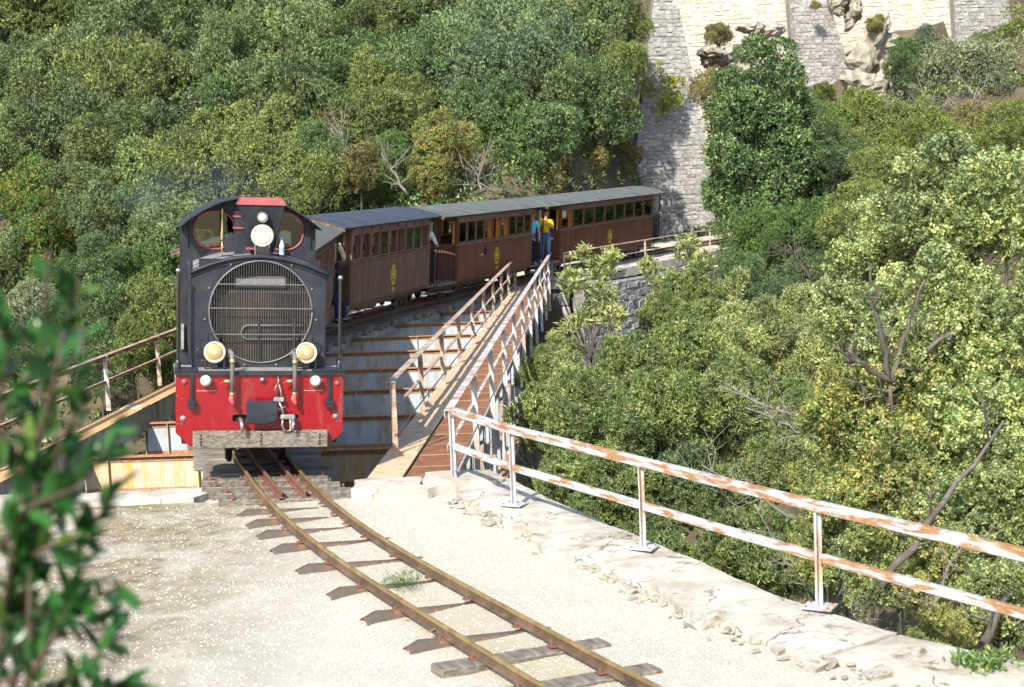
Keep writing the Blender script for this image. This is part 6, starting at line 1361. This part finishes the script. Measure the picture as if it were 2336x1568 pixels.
x, y = g0(920, 1340); rgw = np.random.default_rng(4); pw = np.stack([x+rgw.normal(0, .09, 150), y+rgw.normal(0, .16, 150), rgw.uniform(0, .05, 150)], -1)
V, F = leaves(rgw, pw, nrmz(rgw.normal(size=pw.shape)*.5+np.array([0, 0, 1])), 4, .035, .006, .06); tag(mo('weeds', fast_mesh('weeds', V, F, LF['bright'])), 'small tuft of green weeds between the rails', kind='stuff')
x, y = g0(2240, 1545); pw = np.stack([x+rgw.normal(0, .1, 90), y+rgw.normal(0, .08, 90), rgw.uniform(0.02, .12, 90)], -1)
V, F = leaves(rgw, pw, nrmz(rgw.normal(size=pw.shape)*.5+np.array([0, 0, 1])), 5, .05, .02, .06); tag(mo('weeds', fast_mesh('weeds', V, F, LF['bright'])), 'green weed growing from the coping at the lower right', kind='stuff')

# ------------------------------------------------------------------ a wisp of smoke beside the chimney
sm_, snt, sbs = M_new('thin_smoke'); snt.nodes.remove(sbs)
pv = N(snt, 'ShaderNodeVolumePrincipled'); pv.inputs['Color'].default_value = (.55, .68, .85, 1); sv = coords(snt, (1, 1, 1), 'Generated')
gr_ = N(snt, 'ShaderNodeTexGradient', gradient_type='SPHERICAL'); mpp = N(snt, 'ShaderNodeMapping'); mpp.inputs['Location'].default_value = (-1, -1, -1); mpp.inputs['Scale'].default_value = (2, 2, 2); snt.links.new(sv, mpp.inputs[0]); snt.links.new(mpp.outputs[0], gr_.inputs[0])
ns_ = ramp(snt, noise(snt, sv, 3.5, 4, .6, .5), [(.42, 0), (.7, 1)]); dn_ = N(snt, 'ShaderNodeMath', operation='MULTIPLY'); snt.links.new(gr_.outputs['Fac'], dn_.inputs[0]); snt.links.new(ns_, dn_.inputs[1])
d2_ = N(snt, 'ShaderNodeMath', operation='MULTIPLY'); d2_.inputs[1].default_value = .3; snt.links.new(dn_.outputs[0], d2_.inputs[0]); snt.links.new(d2_.outputs[0], pv.inputs['Density']); snt.links.new(pv.outputs[0], snt.nodes['Material Output'].inputs['Volume'])
so = MB().ball((0, 0, 0), 1, 0, 12).build('smoke', sm_); so.location = pix(470, 440, 23); so.scale = (1.5, 1.0, .62); tag(so, 'thin bluish wisp of smoke drifting left of the chimney', kind='stuff')

# trees and scrub on the slopes just outside the picture
for i, (x, y, r_, leaf, lab) in enumerate([(24, 62, 2.6, 'oak2', 'olive tree on the right slope, below the greyish bush, outside the picture'), (28, 56, 2.4, 'lime', 'yellow green tree on the right slope outside the picture'), (31, 64, 2.8, 'oak', 'grey oak on the right slope outside the picture'), (22, 50, 2.4, 'oakd', 'dark tree on the right slope outside the picture'), (18, 40, 2.2, 'laurel', 'laurel on the right gorge side outside the picture'), (22, 34, 2.2, 'oak2', 'olive tree on the right gorge side outside the picture'), (27, 44, 2.6, 'oak', 'grey oak on the right gorge side outside the picture'), (34, 52, 2.8, 'oakd', 'dark oak far right outside the picture'), (14, 27, 1.8, 'laurel2', 'pale laurel right of the pistachio trees outside the picture'), (10, 18, 1.5, 'pist', 'pistachio tree right of the picture'), (-24, 52, 2.8, 'oak', 'grey oak left of the picture'), (-28, 60, 3.0, 'oak2', 'olive tree left of the picture'), (-25, 67, 2.8, 'oakd', 'dark oak left of the picture'), (-20, 44, 2.6, 'bright', 'green tree in the gorge left of the picture'), (-32, 50, 2.9, 'oak', 'grey oak far left of the picture')]):
    z = hz(x, y) if y > 20 else float(low_near(np.array([x]), np.array([y]))[0]); me, lm_, H, Rr = PROTO['oak'][i % 6]; root = thing('tree', lab, 'tree', (x, y, z+r_*.75-H*r_/2.35), (0, 0, i*1.3), 'trees just outside the picture'); root.scale = (r_/2.35,)*3
    t_ = mo('trunk', lm_, root); t_.location = (0, 0, H); k_ = mo('crown', me, root); k_.location = (0, 0, H); k_.material_slots[0].link = 'OBJECT'; k_.material_slots[0].material = LF[leaf]
